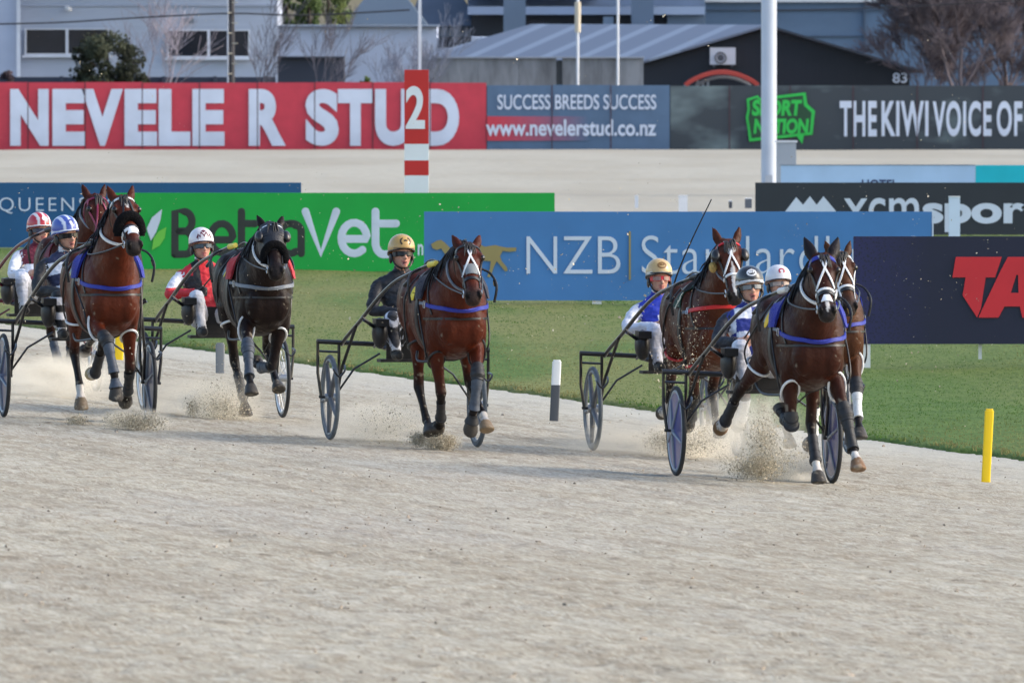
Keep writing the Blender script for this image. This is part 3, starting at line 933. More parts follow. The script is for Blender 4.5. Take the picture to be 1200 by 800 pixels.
        pth = catmull([hip - np.array([.04, 0, 0]), hip + np.array([.1, s * .03, .05]), (hip + kn) / 2 + np.array([0, s * .01, .03]), kn, (kn + an) / 2 + np.array([-.02, 0, 0]), an], 5)
        mb.tube(pth, list(np.interp(np.linspace(0, 1, len(pth)), [0, .3, .6, .8, 1], [.09, .085, .064, .055, .040])), 14, color=ID(4))
        mb.tube(catmull([an + np.array([-.03, 0, .02]), an + np.array([-.005, 0, -.035]), an + np.array([.09, 0, -.035]), an + np.array([.19, s * .01, -.03])], 4), [.042, .043, .044, .045, .044, .044, .044, .043, .042, .041, .038, .034, .028][:13], 12, color=ID(5))
        hands.append(hnd)
    me, co, idc = voxel_skin(mb, "person", 0.0075, 3, 0.45)
    ids = np.round(idc[:, 0]).astype(int)
    c = np.zeros((len(co), 3))
    base = {2: sp['sleeve'], 3: sp.get('glove', srgb(196, 150, 128)), 4: sp['pants'], 5: (.012, .012, .013), 6: sp.get('skin', (.50, .27, .19)), 7: sp.get('collar', (.7, .7, .72)), 8: (.40, .13, .11), 9: (.05, .012, .012)}
    for i, b in base.items(): c[ids == i] = b
    rel = (co - pel); hgt = rel @ up / np.linalg.norm(axis); lat = rel @ lf; fr = rel @ fw
    t = ids == 1
    c[t] = np.array([sp['silks'](h_, l_, f_) for h_, l_, f_ in zip(hgt[t], lat[t], fr[t])])
    if 'sleeve_fn' in sp:
        m = ids == 2
        c[m] = np.array([sp['sleeve_fn'](*p) for p in co[m]])
    if 'pants_fn' in sp:
        m = ids == 4
        c[m] = np.array([sp['pants_fn'](*p) for p in co[m]])
    nv = np.zeros(len(co) * 3); me.vertices.foreach_get("normal", nv); nv = nv.reshape(-1, 3)
    cl_ = np.isin(ids, (1, 2, 4)); amp = np.zeros(len(co))
    for i_ in np.nonzero(cl_)[0]:
        p_ = co[i_]; amp[i_] = mnoise.noise(V((p_[0] * 15 + hx * 50, p_[1] * 15 + hy * 90, p_[2] * 26))) * .008 + mnoise.noise(V((p_[0] * 34, p_[1] * 34, p_[2] * 50))) * .004
    me.vertices.foreach_set("co", (co + nv * amp[:, None]).ravel()); me.update()
    me.shade_smooth(); set_col(me, c)
    me.materials.append(mat("clothes_and_skin", (1, 1, 1), .62, var=.14, scale=22, bump=.35, bscale=26, attr=True))
    body = link("person", me); body.matrix_world = Matrix(M.tolist())
    tag(body, sp['driver_label'], "driver", "harness drivers")
    # helmet
    hm = MB(); n = 60; rows = 22; vs, fs, cc = [], [], []
    for i in range(rows + 1):
        ph = (math.pi / 2 + .16) * i / rows
        for k2 in range(n):
            th = 2 * math.pi * k2 / n
            drop = .050 * max(0, -math.cos(th)) * (ph / 1.73) ** 3 + .018 * abs(math.sin(th)) * (ph / 1.73) ** 4
            x, y, z = .135 * math.sin(ph) * math.cos(th) - .012, .113 * math.sin(ph) * math.sin(th), .112 * math.cos(ph) + .062 - drop
            vs.append(H(x, y, z)); cc.append(tuple(sp['helmet'](x / .135, y / .113, (z - .03) / .13)))
    for i in range(rows):
        for k2 in range(n):
            a, b2 = i * n + k2, i * n + (k2 + 1) % n
            fs.append((a, a + n, b2 + n, b2))
    m_ = len(vs)
    vs2 = [p + (H(-.012, 0, .03) - p) * .06 for p in vs]
    fs2 = [tuple(q + m_ for q in reversed(f_)) for f_ in fs]
    rim = [(rows * n + k2, rows * n + (k2 + 1) % n, rows * n + (k2 + 1) % n + m_, rows * n + k2 + m_) for k2 in range(n)]
    hm.add(vs + vs2, fs + fs2 + rim, cc + cc)
    ho = hm.build("helmet", mat("helmet_gloss", (1, 1, 1), .25, var=.05, coat=.4, attr=True), body, attr=True)
    bd = MB(); bd.tube([vs[rows * n + k2] for k2 in range(n)], .006, 6, True); bd.build("helmet_rim", mat("rim_" + key, sp.get('rim', (.02, .02, .022)), .4), ho)
    pk = MB(); pv = []; q = 12
    for j, (rr_, zz) in enumerate(((.126, .052), (.142, .050), (.152, .046))):
        for i in range(q + 1):
            a = math.radians(-62 + 124 * i / q)
            for dz in (0, -.006):
                pv.append(H(rr_ * math.cos(a) - .012 - (.01 * j) * (1 - math.cos(a)), .113 / .135 * (rr_ - .010 * j * abs(math.sin(a))) * math.sin(a), zz + dz))
    pf = []
    w2 = (q + 1) * 2
    for j in range(2):
        for i in range(q):
            a = j * w2 + i * 2
            pf += [(a, a + w2, a + w2 + 2, a + 2), (a + 1, a + 3, a + w2 + 3, a + w2 + 1)]
    for i in range(q):
        pf += [(i * 2, i * 2 + 2, i * 2 + 3, i * 2 + 1), (2 * w2 + i * 2, 2 * w2 + i * 2 + 1, 2 * w2 + i * 2 + 3, 2 * w2 + i * 2 + 2)]
    for j in range(2):
        pf += [(j * w2, j * w2 + 1, (j + 1) * w2 + 1, (j + 1) * w2), (j * w2 + 2 * q, (j + 1) * w2 + 2 * q, (j + 1) * w2 + 2 * q + 1, j * w2 + 2 * q + 1)]
    pk.add(pv, pf); pk.build("peak", mat("peak_" + key, sp.get('peak', (.02, .02, .022)), .35), ho)
    if sp.get('emblem'):
        kind, ec = sp['emblem']
        hb = bvh_of(ho.data)
        def hpnt(u_, v_):
            d = Qn @ np.array([1, u_, v_])
            return cast(hb, H(-.012, 0, .04), d, .001, .3)
        em = MB()
        segs = {'ring': [[(math.cos(a) * .30, .62 + math.sin(a) * .26) for a in np.linspace(0, 6.283, 22)], [(-.14, .54), (-.14, .72)], [(-.02, .54), (-.02, .72)], [(.10, .54), (.16, .72)]],
                'shoe': [[(math.sin(a) * .19, .60 - math.cos(a) * .22) for a in np.linspace(.6, 5.7, 18)]],
                'laurel': [[(-.16 - .20 * math.sin(a), .55 + .30 * math.cos(a)) for a in np.linspace(.2, 2.7, 10)], [(.16 + .20 * math.sin(a), .55 + .30 * math.cos(a)) for a in np.linspace(.2, 2.7, 10)], [(-.12, .55), (.12, .55)], [(0, .48), (0, .64)]],
                'zig': [[(-.55, .25), (-.45, .55), (-.32, .3), (-.2, .7), (0, .35), (.2, .7), (.32, .3), (.45, .55), (.55, .25)], [(-.5, .2), (.5, .2)], [(-.12, .95), (0, .75), (.12, .95)]]}[kind]
        for sg in segs:
            pp = [hpnt(a, b2) for a, b2 in sg]; pp = [x_ for x_ in pp if x_[0] is not None]
            if len(pp) > 1: em.ribbon([x_[0] for x_ in pp], [x_[1] for x_ in pp], .014 if kind != 'zig' else .022, .002)
        em.build("helmet_emblem", mat("emblem_" + key, ec, .5), ho)
    # goggles
    gg = MB(); gl = MB(); P1, N1 = [], []
    for i in range(17):
        a = math.radians(-80 + 160 * i / 16); P1.append(H(.099 * math.cos(a) + .003, .079 * math.sin(a), -.004)); N1.append(Qn @ np.array([math.cos(a), math.sin(a), 0]))
    gg.ribbon(P1, N1, .044, .010)
    go = gg.build("goggles", mat("goggle_" + key, sp.get('goggle', (.012, .012, .014)), .4), body)
    for s in (-1, 1):
        L1, N2 = [], []
        for i in range(9):
            a = math.radians(s * (8 + 46 * i / 8)); L1.append(H(.110 * math.cos(a) + .003, .088 * math.sin(a), -.004)); N2.append(Qn @ np.array([math.cos(a), math.sin(a), 0]))
        gl.ribbon(L1, N2, .036, .003)
    gl.build("lens", mat("lens_" + key, sp.get('lens', (.006, .007, .010)), .16, var=.05, spec=.3), go)
    cs = MB()
    for s in (-1, 1):
        cs.tube(catmull([H(-.01, s * .102, .0), H(.015, s * .086, -.05), H(.040, s * .060, -.10), H(.050, s * .008, -.128)], 4), .008, 6)
        cs.ellipsoid(H(-.01, s * .094, -.035), (.035, .014, .045), Q)
    cs.build("chin_strap", LEATHER(), ho)
    return body, hands
# ------------------------------------------------------------------ noise in numpy
def vnoise(x, y, seed=0):
    xi = np.floor(x).astype(np.int64); yi = np.floor(y).astype(np.int64); xf = x - xi; yf = y - yi
    def h(a, b):
        n = (a * 374761393 + b * 668265263 + seed * 974634777) & 0x7fffffff
        n = ((n ^ (n >> 13)) * 1274126177) & 0x7fffffff
        return ((n ^ (n >> 16)) & 0xffff) / 65535.0
    u = xf * xf * (3 - 2 * xf); v = yf * yf * (3 - 2 * yf)
    return (h(xi, yi) * (1 - u) + h(xi + 1, yi) * u) * (1 - v) + (h(xi, yi + 1) * (1 - u) + h(xi + 1, yi + 1) * u) * v

def grid_mesh(name, X, Y, Z):
    """X, Y, Z are (n, m) arrays"""
    n, m = X.shape
    me = bpy.data.meshes.new(name)
    co = np.stack([X, Y, Z], -1).reshape(-1, 3)
    idx = np.arange(n * m).reshape(n, m)
    q = np.stack([idx[:-1, :-1], idx[:-1, 1:], idx[1:, 1:], idx[1:, :-1]], -1).reshape(-1, 4)
    me.vertices.add(len(co)); me.vertices.foreach_set("co", co.ravel())
    me.loops.add(q.size); me.loops.foreach_set("vertex_index", q.ravel().astype(np.int32))
    me.polygons.add(len(q)); me.polygons.foreach_set("loop_start", np.arange(0, q.size, 4, dtype=np.int32))
    me.update(calc_edges=True); me.validate()
    if me.polygons[0].normal.z < 0: me.flip_normals()
    return me

class NT:
    """small node-tree helper"""
    def __init__(s, name):
        s.m = bpy.data.materials.new(name); s.m.use_nodes = True; s.nt = s.m.node_tree; s.b = s.nt.nodes["Principled BSDF"]
        s.pos = s.nt.nodes.new("ShaderNodeNewGeometry").outputs["Position"]
    def n(s, t, **kw):
        x = s.nt.nodes.new("ShaderNode" + t)
        for k, v in kw.items(): setattr(x, k, v)
        return x
    def l(s, a, b): s.nt.links.new(a, b)
    def scaled(s, vec):
        x = s.n("VectorMath", operation='MULTIPLY'); s.l(s.pos, x.inputs[0]); x.inputs[1].default_value = vec; return x.outputs[0]
    def noise(s, vec, scale, detail=4, rough=.5):
        x = s.n("TexNoise"); x.inputs["Scale"].default_value = scale; x.inputs["Detail"].default_value = detail; x.inputs["Roughness"].default_value = rough
        s.l(vec, x.inputs["Vector"]); return x.outputs["Fac"]
    def rng(s, v, a, b, c=0.0, d=1.0):
        x = s.n("MapRange"); s.l(v, x.inputs[0]); x.inputs[1].default_value = a; x.inputs[2].default_value = b; x.inputs[3].default_value = c; x.inputs[4].default_value = d
        return x.outputs[0]
    def mix(s, f, a, b, mode='MIX'):
        x = s.n("Mix", data_type='RGBA', blend_type=mode)
        if isinstance(f, (int, float)): x.inputs[0].default_value = f
        else: s.l(f, x.inputs[0])
        for i, v in ((6, a), (7, b)):
            if isinstance(v, tuple): x.inputs[i].default_value = (*v, 1)
            else: s.l(v, x.inputs[i])
        return x.outputs[2]
    def bump(s, h, st, dist):
        x = s.n("Bump"); x.inputs["Strength"].default_value = st; x.inputs["Distance"].default_value = dist; s.l(h, x.inputs["Height"]); s.l(x.outputs[0], s.b.inputs["Normal"])
    def wd(s):
        x = s.n("VectorMath", operation='DOT_PRODUCT'); s.l(s.pos, x.inputs[0]); x.inputs[1].default_value = (TN[0], TN[1], 0)
        y = s.n("Math", operation='SUBTRACT'); s.l(x.outputs["Value"], y.inputs[0]); y.inputs[1].default_value = float(EDGE0 @ TN); return y.outputs[0]

# ------------------------------------------------------------------ ground, track, infield
def blade_material():
    m = bpy.data.materials.new("grass_blades"); m.use_nodes = True; nt = m.node_tree; nt.nodes.remove(nt.nodes["Principled BSDF"])
    a = nt.nodes.new("ShaderNodeAttribute"); a.attribute_name = "Col"
    d = nt.nodes.new("ShaderNodeBsdfDiffuse"); t_ = nt.nodes.new("ShaderNodeBsdfTranslucent"); ad = nt.nodes.new("ShaderNodeMixShader")
    for q in (d, t_): nt.links.new(a.outputs["Color"], q.inputs["Color"])
    ad.inputs[0].default_value = .5; nt.links.new(d.outputs[0], ad.inputs[1]); nt.links.new(t_.outputs[0], ad.inputs[2])
    nt.links.new(ad.outputs[0], nt.nodes["Material Output"].inputs["Surface"]); return m

def make_ground():
    t = NT("street_ground"); t.l(t.mix(t.noise(t.scaled((1, 1, 1)), .4), (.20, .19, .17), (.13, .13, .10)), t.b.inputs["Base Color"]); t.b.inputs["Roughness"].default_value = .95
    g = MB(); g.add([(-900, -200, -.12), (900, -200, -.12), (900, 1600, -.12), (-900, 1600, -.12)], [(0, 1, 2, 3)])
    tag(g.build("ground", t.m, smooth=False, fix=False), kind="structure")
    # sand track
    t = NT("track_sand"); w = t.wd()
    big = t.noise(t.scaled((.55, .22, 1)), 1.0, 4, .6)
    mid = t.noise(t.scaled((1, .42, 1)), 3.2, 5, .65)
    fine = t.noise(t.scaled((1, .8, 1)), 26, 4, .7)
    c = t.mix(t.rng(mid, .36, .66), srgb(176, 169, 158), srgb(160, 151, 137))
    c = t.mix(t.rng(big, .46, .64, 0, .5), c, srgb(144, 132, 117))
    stk = t.noise(t.scaled((1, .55, 1)), 6.5, 7, .72)
    c = t.mix(t.rng(stk, .52, .62, 0, .5), c, srgb(134, 121, 106)); c = t.mix(t.rng(stk, .60, .70, 0, .8), c, srgb(98, 86, 74)); c = t.mix(t.rng(stk, .44, .32, 0, .5), c, srgb(188, 182, 172))
    cool = t.noise(t.scaled((.3, .12, 1)), 1.0, 2)
    c = t.mix(t.rng(cool, .5, .75, 0, .5), c, srgb(166, 160, 156))
    al = t.n("VectorMath", operation='DOT_PRODUCT'); t.l(t.pos, al.inputs[0]); al.inputs[1].default_value = (TU[0] * .22, TU[1] * .22, 0)
    ws = t.n("Math", operation='MULTIPLY'); t.l(w, ws.inputs[0]); ws.inputs[1].default_value = 4.2
    cm = t.n("CombineXYZ"); t.l(al.outputs["Value"], cm.inputs[0]); t.l(ws.outputs[0], cm.inputs[1])
    grv = t.noise(cm.outputs[0], 1.0, 6, .68)
    c = t.mix(t.rng(grv, .51, .64, 0, .5), c, srgb(126, 113, 98)); c = t.mix(t.rng(grv, .46, .34, 0, .45), c, srgb(188, 182, 172))
    al2 = t.n("Math", operation='MULTIPLY'); t.l(al.outputs["Value"], al2.inputs[0]); al2.inputs[1].default_value = 11.0
    ws2 = t.n("Math", operation='MULTIPLY'); t.l(w, ws2.inputs[0]); ws2.inputs[1].default_value = 38.0
    cm2 = t.n("CombineXYZ"); t.l(al2.outputs[0], cm2.inputs[0]); t.l(ws2.outputs[0], cm2.inputs[1])
    gr2 = t.noise(cm2.outputs[0], 1.0, 5, .72)
    c = t.mix(t.rng(gr2, .50, .62, 0, .5), c, srgb(112, 99, 84)); c = t.mix(t.rng(gr2, .48, .36, 0, .5), c, srgb(206, 200, 188))
    gr3 = t.noise(cm2.outputs[0], .20, 4, .65)
    c = t.mix(t.rng(gr3, .60, .72, 0, .35), c, srgb(118, 106, 92))
    c = t.mix(t.rng(fine, .52, .70, 0, .6), c, srgb(118, 105, 92))
    wob = t.noise(t.scaled((1, .3, 1)), .9, 3)
    wm = t.n("Math", operation='MULTIPLY_ADD'); t.l(wob, wm.inputs[0]); wm.inputs[1].default_value = 2.6; t.l(w, wm.inputs[2])
    c = t.mix(t.rng(wm.outputs[0], 1.8, 4.6, .65, 0), c, srgb(178, 175, 169))
    pa = t.n("Attribute"); pa.attribute_name = "Col"; c = t.mix(pa.outputs["Fac"], c, srgb(112, 100, 86))
    c = t.mix(1.0, c, (1.09, 1.115, 1.05), 'MULTIPLY')
    t.l(c, t.b.inputs["Base Color"]); t.b.inputs["Roughness"].default_value = .97; t.b.inputs["Specular IOR Level"].default_value = .15
    t.bump(gr2, .55, .02)
    xs = np.arange(-11, 11.01, .055); ys = np.arange(52, 175, .10)
    X, Y = np.meshgrid(xs, ys)
    W = wdist(X, Y); S = (X - EDGE0[0]) * TU[0] + (Y - EDGE0[1]) * TU[1]
    Z = BANK * np.maximum(W, 0)
    Hh = .010 * (vnoise(X * 26, Y * 15, 6) - .5) + .018 * (vnoise(X * 7, Y * 5, 1) - .5) + .012 * (vnoise(X * 15, Y * 9, 2) - .5) + .022 * (vnoise(W * 3.1 + .25 * vnoise(S * .3, W * .3, 9), S * .16, 3) - .5) + .018 * np.maximum(0, vnoise(X * 3.1, Y * 2.1, 5) - .62) + .010 * (vnoise(W * 20, S * 2.3, 17) - .5)
    pits = vnoise(X * 4.4 + 31, Y * 2.9, 8); Hh -= .035 * np.maximum(0, pits - .74)
    Z = Z + Hh * .5
    rr = np.random.default_rng(77); dark = np.zeros_like(Z)
    for _ in range(5200):                                     # hoof pits from earlier laps
        d0 = 1 / rr.uniform(1 / 170, 1 / 53); x0 = rr.uniform(-.05, .05) * d0
        j0 = int((x0 + 11) / .055); i0 = int((d0 - 52) / .10)
        if j0 < 3 or i0 < 3 or j0 > len(xs) - 5 or i0 > len(ys) - 5 or wdist(x0, d0) < .6: continue
        sl = (slice(i0 - 2, i0 + 3), slice(j0 - 3, j0 + 4)); rq = np.sqrt(((X[sl] - x0) / rr.uniform(.06, .10)) ** 2 + ((Y[sl] - d0) / rr.uniform(.09, .15)) ** 2)
        k = np.clip(1 - rq, 0, 1); q = rr.uniform(.3, 1)
        Z[sl] += q * (-.020 * k + .007 * np.exp(-((rq - 1.1) / .25) ** 2)); dark[sl] = np.maximum(dark[sl], q * k * .9)
    for key_, t_ in TEAMS.items():                            # fresh wheel lines behind each sulky
        um = up_matrix(*t_['axle'], t_['yaw']); u2 = np.array([sd_(12.9), -cd_(12.9)]); l2 = np.array([cd_(12.9), sd_(12.9)])
        for yy in (-.625, .625):
            c0 = um[:2, 3] + um[:2, 1] * yy; al_ = (X - c0[0]) * u2[0] + (Y - c0[1]) * u2[1]; ac_ = (X - c0[0]) * l2[0] + (Y - c0[1]) * l2[1]
            k = np.clip(1 - np.abs(ac_ + .03 * np.sin(al_ * .4)) / .055, 0, 1) * (al_ < 0); Z -= .012 * k; dark = np.maximum(dark, .55 * k)
    Z = np.where(W < 0, -.02 + .2 * np.maximum(W, -.4), Z)
    me = grid_mesh("track", X, Y, Z); set_col(me, np.repeat(dark.reshape(-1, 1), 3, 1)); me.shade_smooth(); me.materials.append(t.m)
    tag(link("track", me), kind="structure")
    # the same track further along and outside, one coarser sheet just below
    s = np.array([-260, -60, 20, 190.]); wv = np.array([-.3, 0, 14, 27.])
    Sg, Wg = np.meshgrid(s, wv)
    me = grid_mesh("track_apron", EDGE0[0] + Sg * TU[0] + Wg * TN[0], EDGE0[1] + Sg * TU[1] + Wg * TN[1], BANK * np.maximum(Wg, 0) - .07)
    me.materials.append(t.m); tag(link("track_beyond", me), kind="structure")
    # loose clods on the sand
    rr = np.random.default_rng(3); cl = MB()
    for i in range(1500):
        d = 1 / rr.uniform(1 / 140, 1 / 56); x = rr.uniform(-.043, .043) * d
        if wdist(x, d) < .15: continue
        if vnoise(np.array([x * .6]), np.array([d * .16]), 4)[0] < rr.uniform(.2, .75): continue
        r = abs(rr.normal(0, .005)) + .003
        if rr.random() < .012: r *= 1.8
        z = gz(x, d)
        sh_ = tuple(np.array([.42, .36, .29]) * rr.uniform(.65, 1.15))
        q = Matrix.Rotation(rr.uniform(0, 6), 3, 'Z') @ Matrix.Rotation(rr.uniform(0, 2), 3, 'X')
        cl.ellipsoid((x, d, z + r * .25), (r * rr.uniform(.9, 2.0), r * rr.uniform(.8, 1.5), r * rr.uniform(.3, .55)), q, 5, 3, color=sh_)
    tag(cl.build("sand_clods", mat("clods", (1, 1, 1), .97, var=.3, scale=40, attr=True, spec=.1), smooth=False, attr=True, fix=False), "loose lumps of sand scattered over the raced track", "clods", kind="stuff")
    # infield turf
    t = NT("turf")
    a = t.noise(t.scaled((.35, .05, 1)), 1.2, 4, .55); b = t.noise(t.scaled((1, .35, 1)), 2.4, 5, .65); f = t.noise(t.scaled((1, .10, 1)), 26, 4, .65)
    c = t.mix(t.rng(b, .35, .65), srgb(84, 106, 56), srgb(104, 120, 68))
    sx = t.n("SeparateXYZ"); t.l(t.pos, sx.inputs[0]); ml = t.n("Math", operation='MULTIPLY'); t.l(t.rng(a, .39, .56, 0, .8), ml.inputs[0]); t.l(t.rng(sx.outputs[0], .5, 3.5, 1.0, .35), ml.inputs[1])
    c = t.mix(ml.outputs[0], c, srgb(138, 128, 90))
    c = t.mix(t.rng(f, .46, .66, 0, .7), c, srgb(70, 88, 44))
    c = t.mix(1.0, c, (.83, .96, .74), 'MULTIPLY')
    t.l(c, t.b.inputs["Base Color"]); t.b.inputs["Roughness"].default_value = .95; t.b.inputs["Specular IOR Level"].default_value = .15
    t.bump(f, .5, .04)
    s = np.concatenate([np.arange(-130, 60, .12)]); wv = np.concatenate([[.06, .0, -.06, -.2, -.5], -np.geomspace(1, 150, 40)])
    Sg, Wg = np.meshgrid(s, wv)
    near = np.clip(1 + Wg / .6, 0, 1)
    Wj = Wg + near * (.22 * (vnoise(Sg * 2.2, Sg * 0 + 1, 11) - .5) + .16 * (vnoise(Sg * 7, Sg * 0 + 3, 12) - .5))
    Xg = EDGE0[0] + Sg * TU[0] + Wj * TN[0]; Yg = EDGE0[1] + Sg * TU[1] + Wj * TN[1]
    Zg = np.select([Wg > .05, Wg > -.03, Wg > -.1], [-.05, .02, .045], .05) + np.clip(-Wg / 3, 0, 1) * (.10 * (vnoise(Xg * .25, Yg * .10, 21) - .5) + .035 * (vnoise(Xg * .9, Yg * .4, 22) - .5))
    Zg = np.where(Yg > 226.5, -.1, Zg)
    me = grid_mesh("infield", Xg, Yg, Zg); me.shade_smooth(); me.materials.append(t.m)
    tag(link("infield", me), kind="structure")
    # short grass blades where the camera can make them out
    rr = np.random.default_rng(5); n = 46000
    d = 1 / rr.uniform(1 / 215, 1 / 110, n); x = rr.uniform(-.0425, .0425, n) * d
    W = wdist(x, d); k = W < .05; d, x, W = d[k], x[k], W[k]
    n = len(d); m = 3
    zt = .045 + np.clip(-W / 3, 0, 1) * (.10 * (vnoise(x * .25, d * .10, 21) - .5) + .035 * (vnoise(x * .9, d * .4, 22) - .5))
    dry = np.clip((vnoise(x * .45, d * .07, 31) - .38) * 3.5, 0, 1)
    vs = np.zeros((n * m, 3, 3)); cc = np.zeros((n * m, 3, 3))
    for j in range(m):
        an = rr.uniform(0, np.pi, n); hgt = rr.uniform(.008, .022, n) * (1 + (W > -.25) * .7); wd_ = rr.uniform(.006, .012, n); bx = x + rr.normal(0, .025, n); by = d + rr.normal(0, .04, n)
        lx, ly = rr.normal(0, .014, n), rr.normal(0, .014, n)
        o = slice(j, None, m)
        vs[o, 0] = np.stack([bx - np.cos(an) * wd_, by - np.sin(an) * wd_, zt - .01], 1); vs[o, 1] = np.stack([bx + np.cos(an) * wd_, by + np.sin(an) * wd_, zt - .01], 1); vs[o, 2] = np.stack([bx + lx, by + ly, zt + hgt], 1)
        g0 = np.array(srgb(74, 108, 50)); g1 = np.array(srgb(140, 130, 90))
        q = np.clip(dry * .8 + rr.normal(0, .15, n), 0, 1)[:, None]; cb = 1.05 * (g0 * (1 - q) + g1 * q) * rr.uniform(.75, 1.25, n)[:, None]
        cc[o] = cb[:, None, :]
    me = bpy.data.meshes.new("grass"); nv = n * m * 3
    me.vertices.add(nv); me.vertices.foreach_set("co", vs.ravel()); me.loops.add(nv); me.loops.foreach_set("vertex_index", np.arange(nv, dtype=np.int32))
    me.polygons.add(n * m); me.polygons.foreach_set("loop_start", np.arange(0, nv, 3, dtype=np.int32)); me.update(calc_edges=True)
    set_col(me, cc.reshape(-1, 3)); me.materials.append(blade_material())
    tag(link("grass", me), "short mown green and straw coloured grass on the infield", "grass", kind="stuff")
    # back straight beyond the infield
    t = NT("back_straight_sand")
    a = t.noise(t.scaled((.25, .06, 1)), 1.0, 4); b = t.noise(t.scaled((1, .2, 1)), 3, 4)
    c = t.mix(t.rng(a, .4, .65), srgb(184, 178, 164), srgb(172, 164, 149)); c = t.mix(t.rng(b, .5, .75, 0, .6), c, srgb(178, 168, 150))
    c = t.mix(1.0, c, (.86, .865, .84), 'MULTIPLY')
    t.l(c, t.b.inputs["Base Color"]); t.b.inputs["Roughness"].default_value = .97; t.bump(b, .6, .04)
    Xg, Yg = np.meshgrid(np.arange(-70, 70.1, .8), np.arange(226, 333.6, .8))
    Zg = .07 + .05 * (vnoise(Xg * .5, Yg * .5, 41) - .5)
    me = grid_mesh("back_straight", Xg, Yg, Zg); me.shade_smooth(); me.materials.append(t.m); tag(link("back_straight", me), kind="structure")

# ------------------------------------------------------------------ boards and lettering
class Board:
    """a flat upright thing facing the camera's side, laid out in the photograph's pixel measure at its own distance"""
    def __init__(s, name, px, base_py, d, label, cat, group=None):
        s.d = d; s.o = at(px, base_py, d); s.root = empty(name, tuple(s.o)); tag(s.root, label, cat, group)
    def xz(s, px, py):
        p = at(px, py, s.d); return p[0] - s.o[0], p[2] - s.o[2]
    def slab(s, name, x0, y0, x1, y1, m, front=0.0, th=.04, smooth=False, parent=None):
        a, b = s.xz(x0, y1), s.xz(x1, y0); mb = MB()
        mb.box(((a[0] + b[0]) / 2, -front + th / 2, (a[1] + b[1]) / 2), (b[0] - a[0], th, b[1] - a[1])); return mb.build(name, m, parent or s.root, smooth=smooth)
    def poly(s, name, pts, m, front=.01, th=.008, parent=None):
        mb = MB()
        for pl in (pts if isinstance(pts[0], list) else [pts]): mb.prism([s.xz(*p) for p in pl], -front - th, -front)
        return mb.build(name, m, parent or s.root, smooth=False)
    def strokes(s, name, lines, r_px, m, front=.001, parent=None):
        """round-ended strokes, flattened to the board"""
        mb = MB(); r = r_px * s.d / F
        for ln in lines:
            pts = [np.array([s.xz(*p)[0], 0, s.xz(*p)[1]]) for p in ln]
            mb.tube(pts, r, 12)
            for e in (pts[0], pts[-1]): mb.ellipsoid(e, (r, r, r), nu=14, nv=8)
        mb.v = [(x, y * .0015 / r - front, z) for x, y, z in mb.v]
        return mb.build(name, m, parent or s.root)
    def text(s, name, string, box, m, bold=0.0, front=.006, shear=0.0, space=1.0, parent=None):
        cu = bpy.data.curves.new("t", 'FONT'); cu.body = string; cu.offset = bold; cu.extrude = .012; cu.shear = shear; cu.space_character = space; cu.resolution_u = 6
        o = bpy.data.objects.new("t", cu); col.objects.link(o)
        me = bpy.data.meshes.new_from_object(o.evaluated_get(bpy.context.evaluated_depsgraph_get()))
        bpy.data.objects.remove(o); bpy.data.curves.remove(cu)
        n = len(me.vertices); co = np.zeros(n * 3); me.vertices.foreach_get("co", co); co = co.reshape(-1, 3)
        lo, hi = co.min(0), co.max(0); a, b = s.xz(box[0], box[3]), s.xz(box[2], box[1])
        out = np.empty_like(co)
        out[:, 0] = a[0] + (co[:, 0] - lo[0]) / (hi[0] - lo[0]) * (b[0] - a[0])
        out[:, 2] = a[1] + (co[:, 1] - lo[1]) / (hi[1] - lo[1]) * (b[1] - a[1])
        out[:, 1] = -front - (co[:, 2] - lo[2]) / max(hi[2] - lo[2], 1e-6) * .003
        me.vertices.foreach_set("co", out.ravel()); me.name = name; me.materials.append(m); me.update()
        return link(name, me, parent or s.root)

def arc(cx, cy, rx, ry, a0, a1, n=16):
    return [(cx + rx * math.cos(math.radians(a0 + (a1 - a0) * i / n)), cy - ry * math.sin(math.radians(a0 + (a1 - a0) * i / n))) for i in range(n + 1)]

def paint(name, rgb, rough=.45, var=.10, scale=1.5, bump=0.0):
    return mat(name, srgb(*rgb), rough, var=var, scale=scale, bump=bump, bscale=8)

LW = lambda: paint("letter_white", (204, 214, 232), .5)

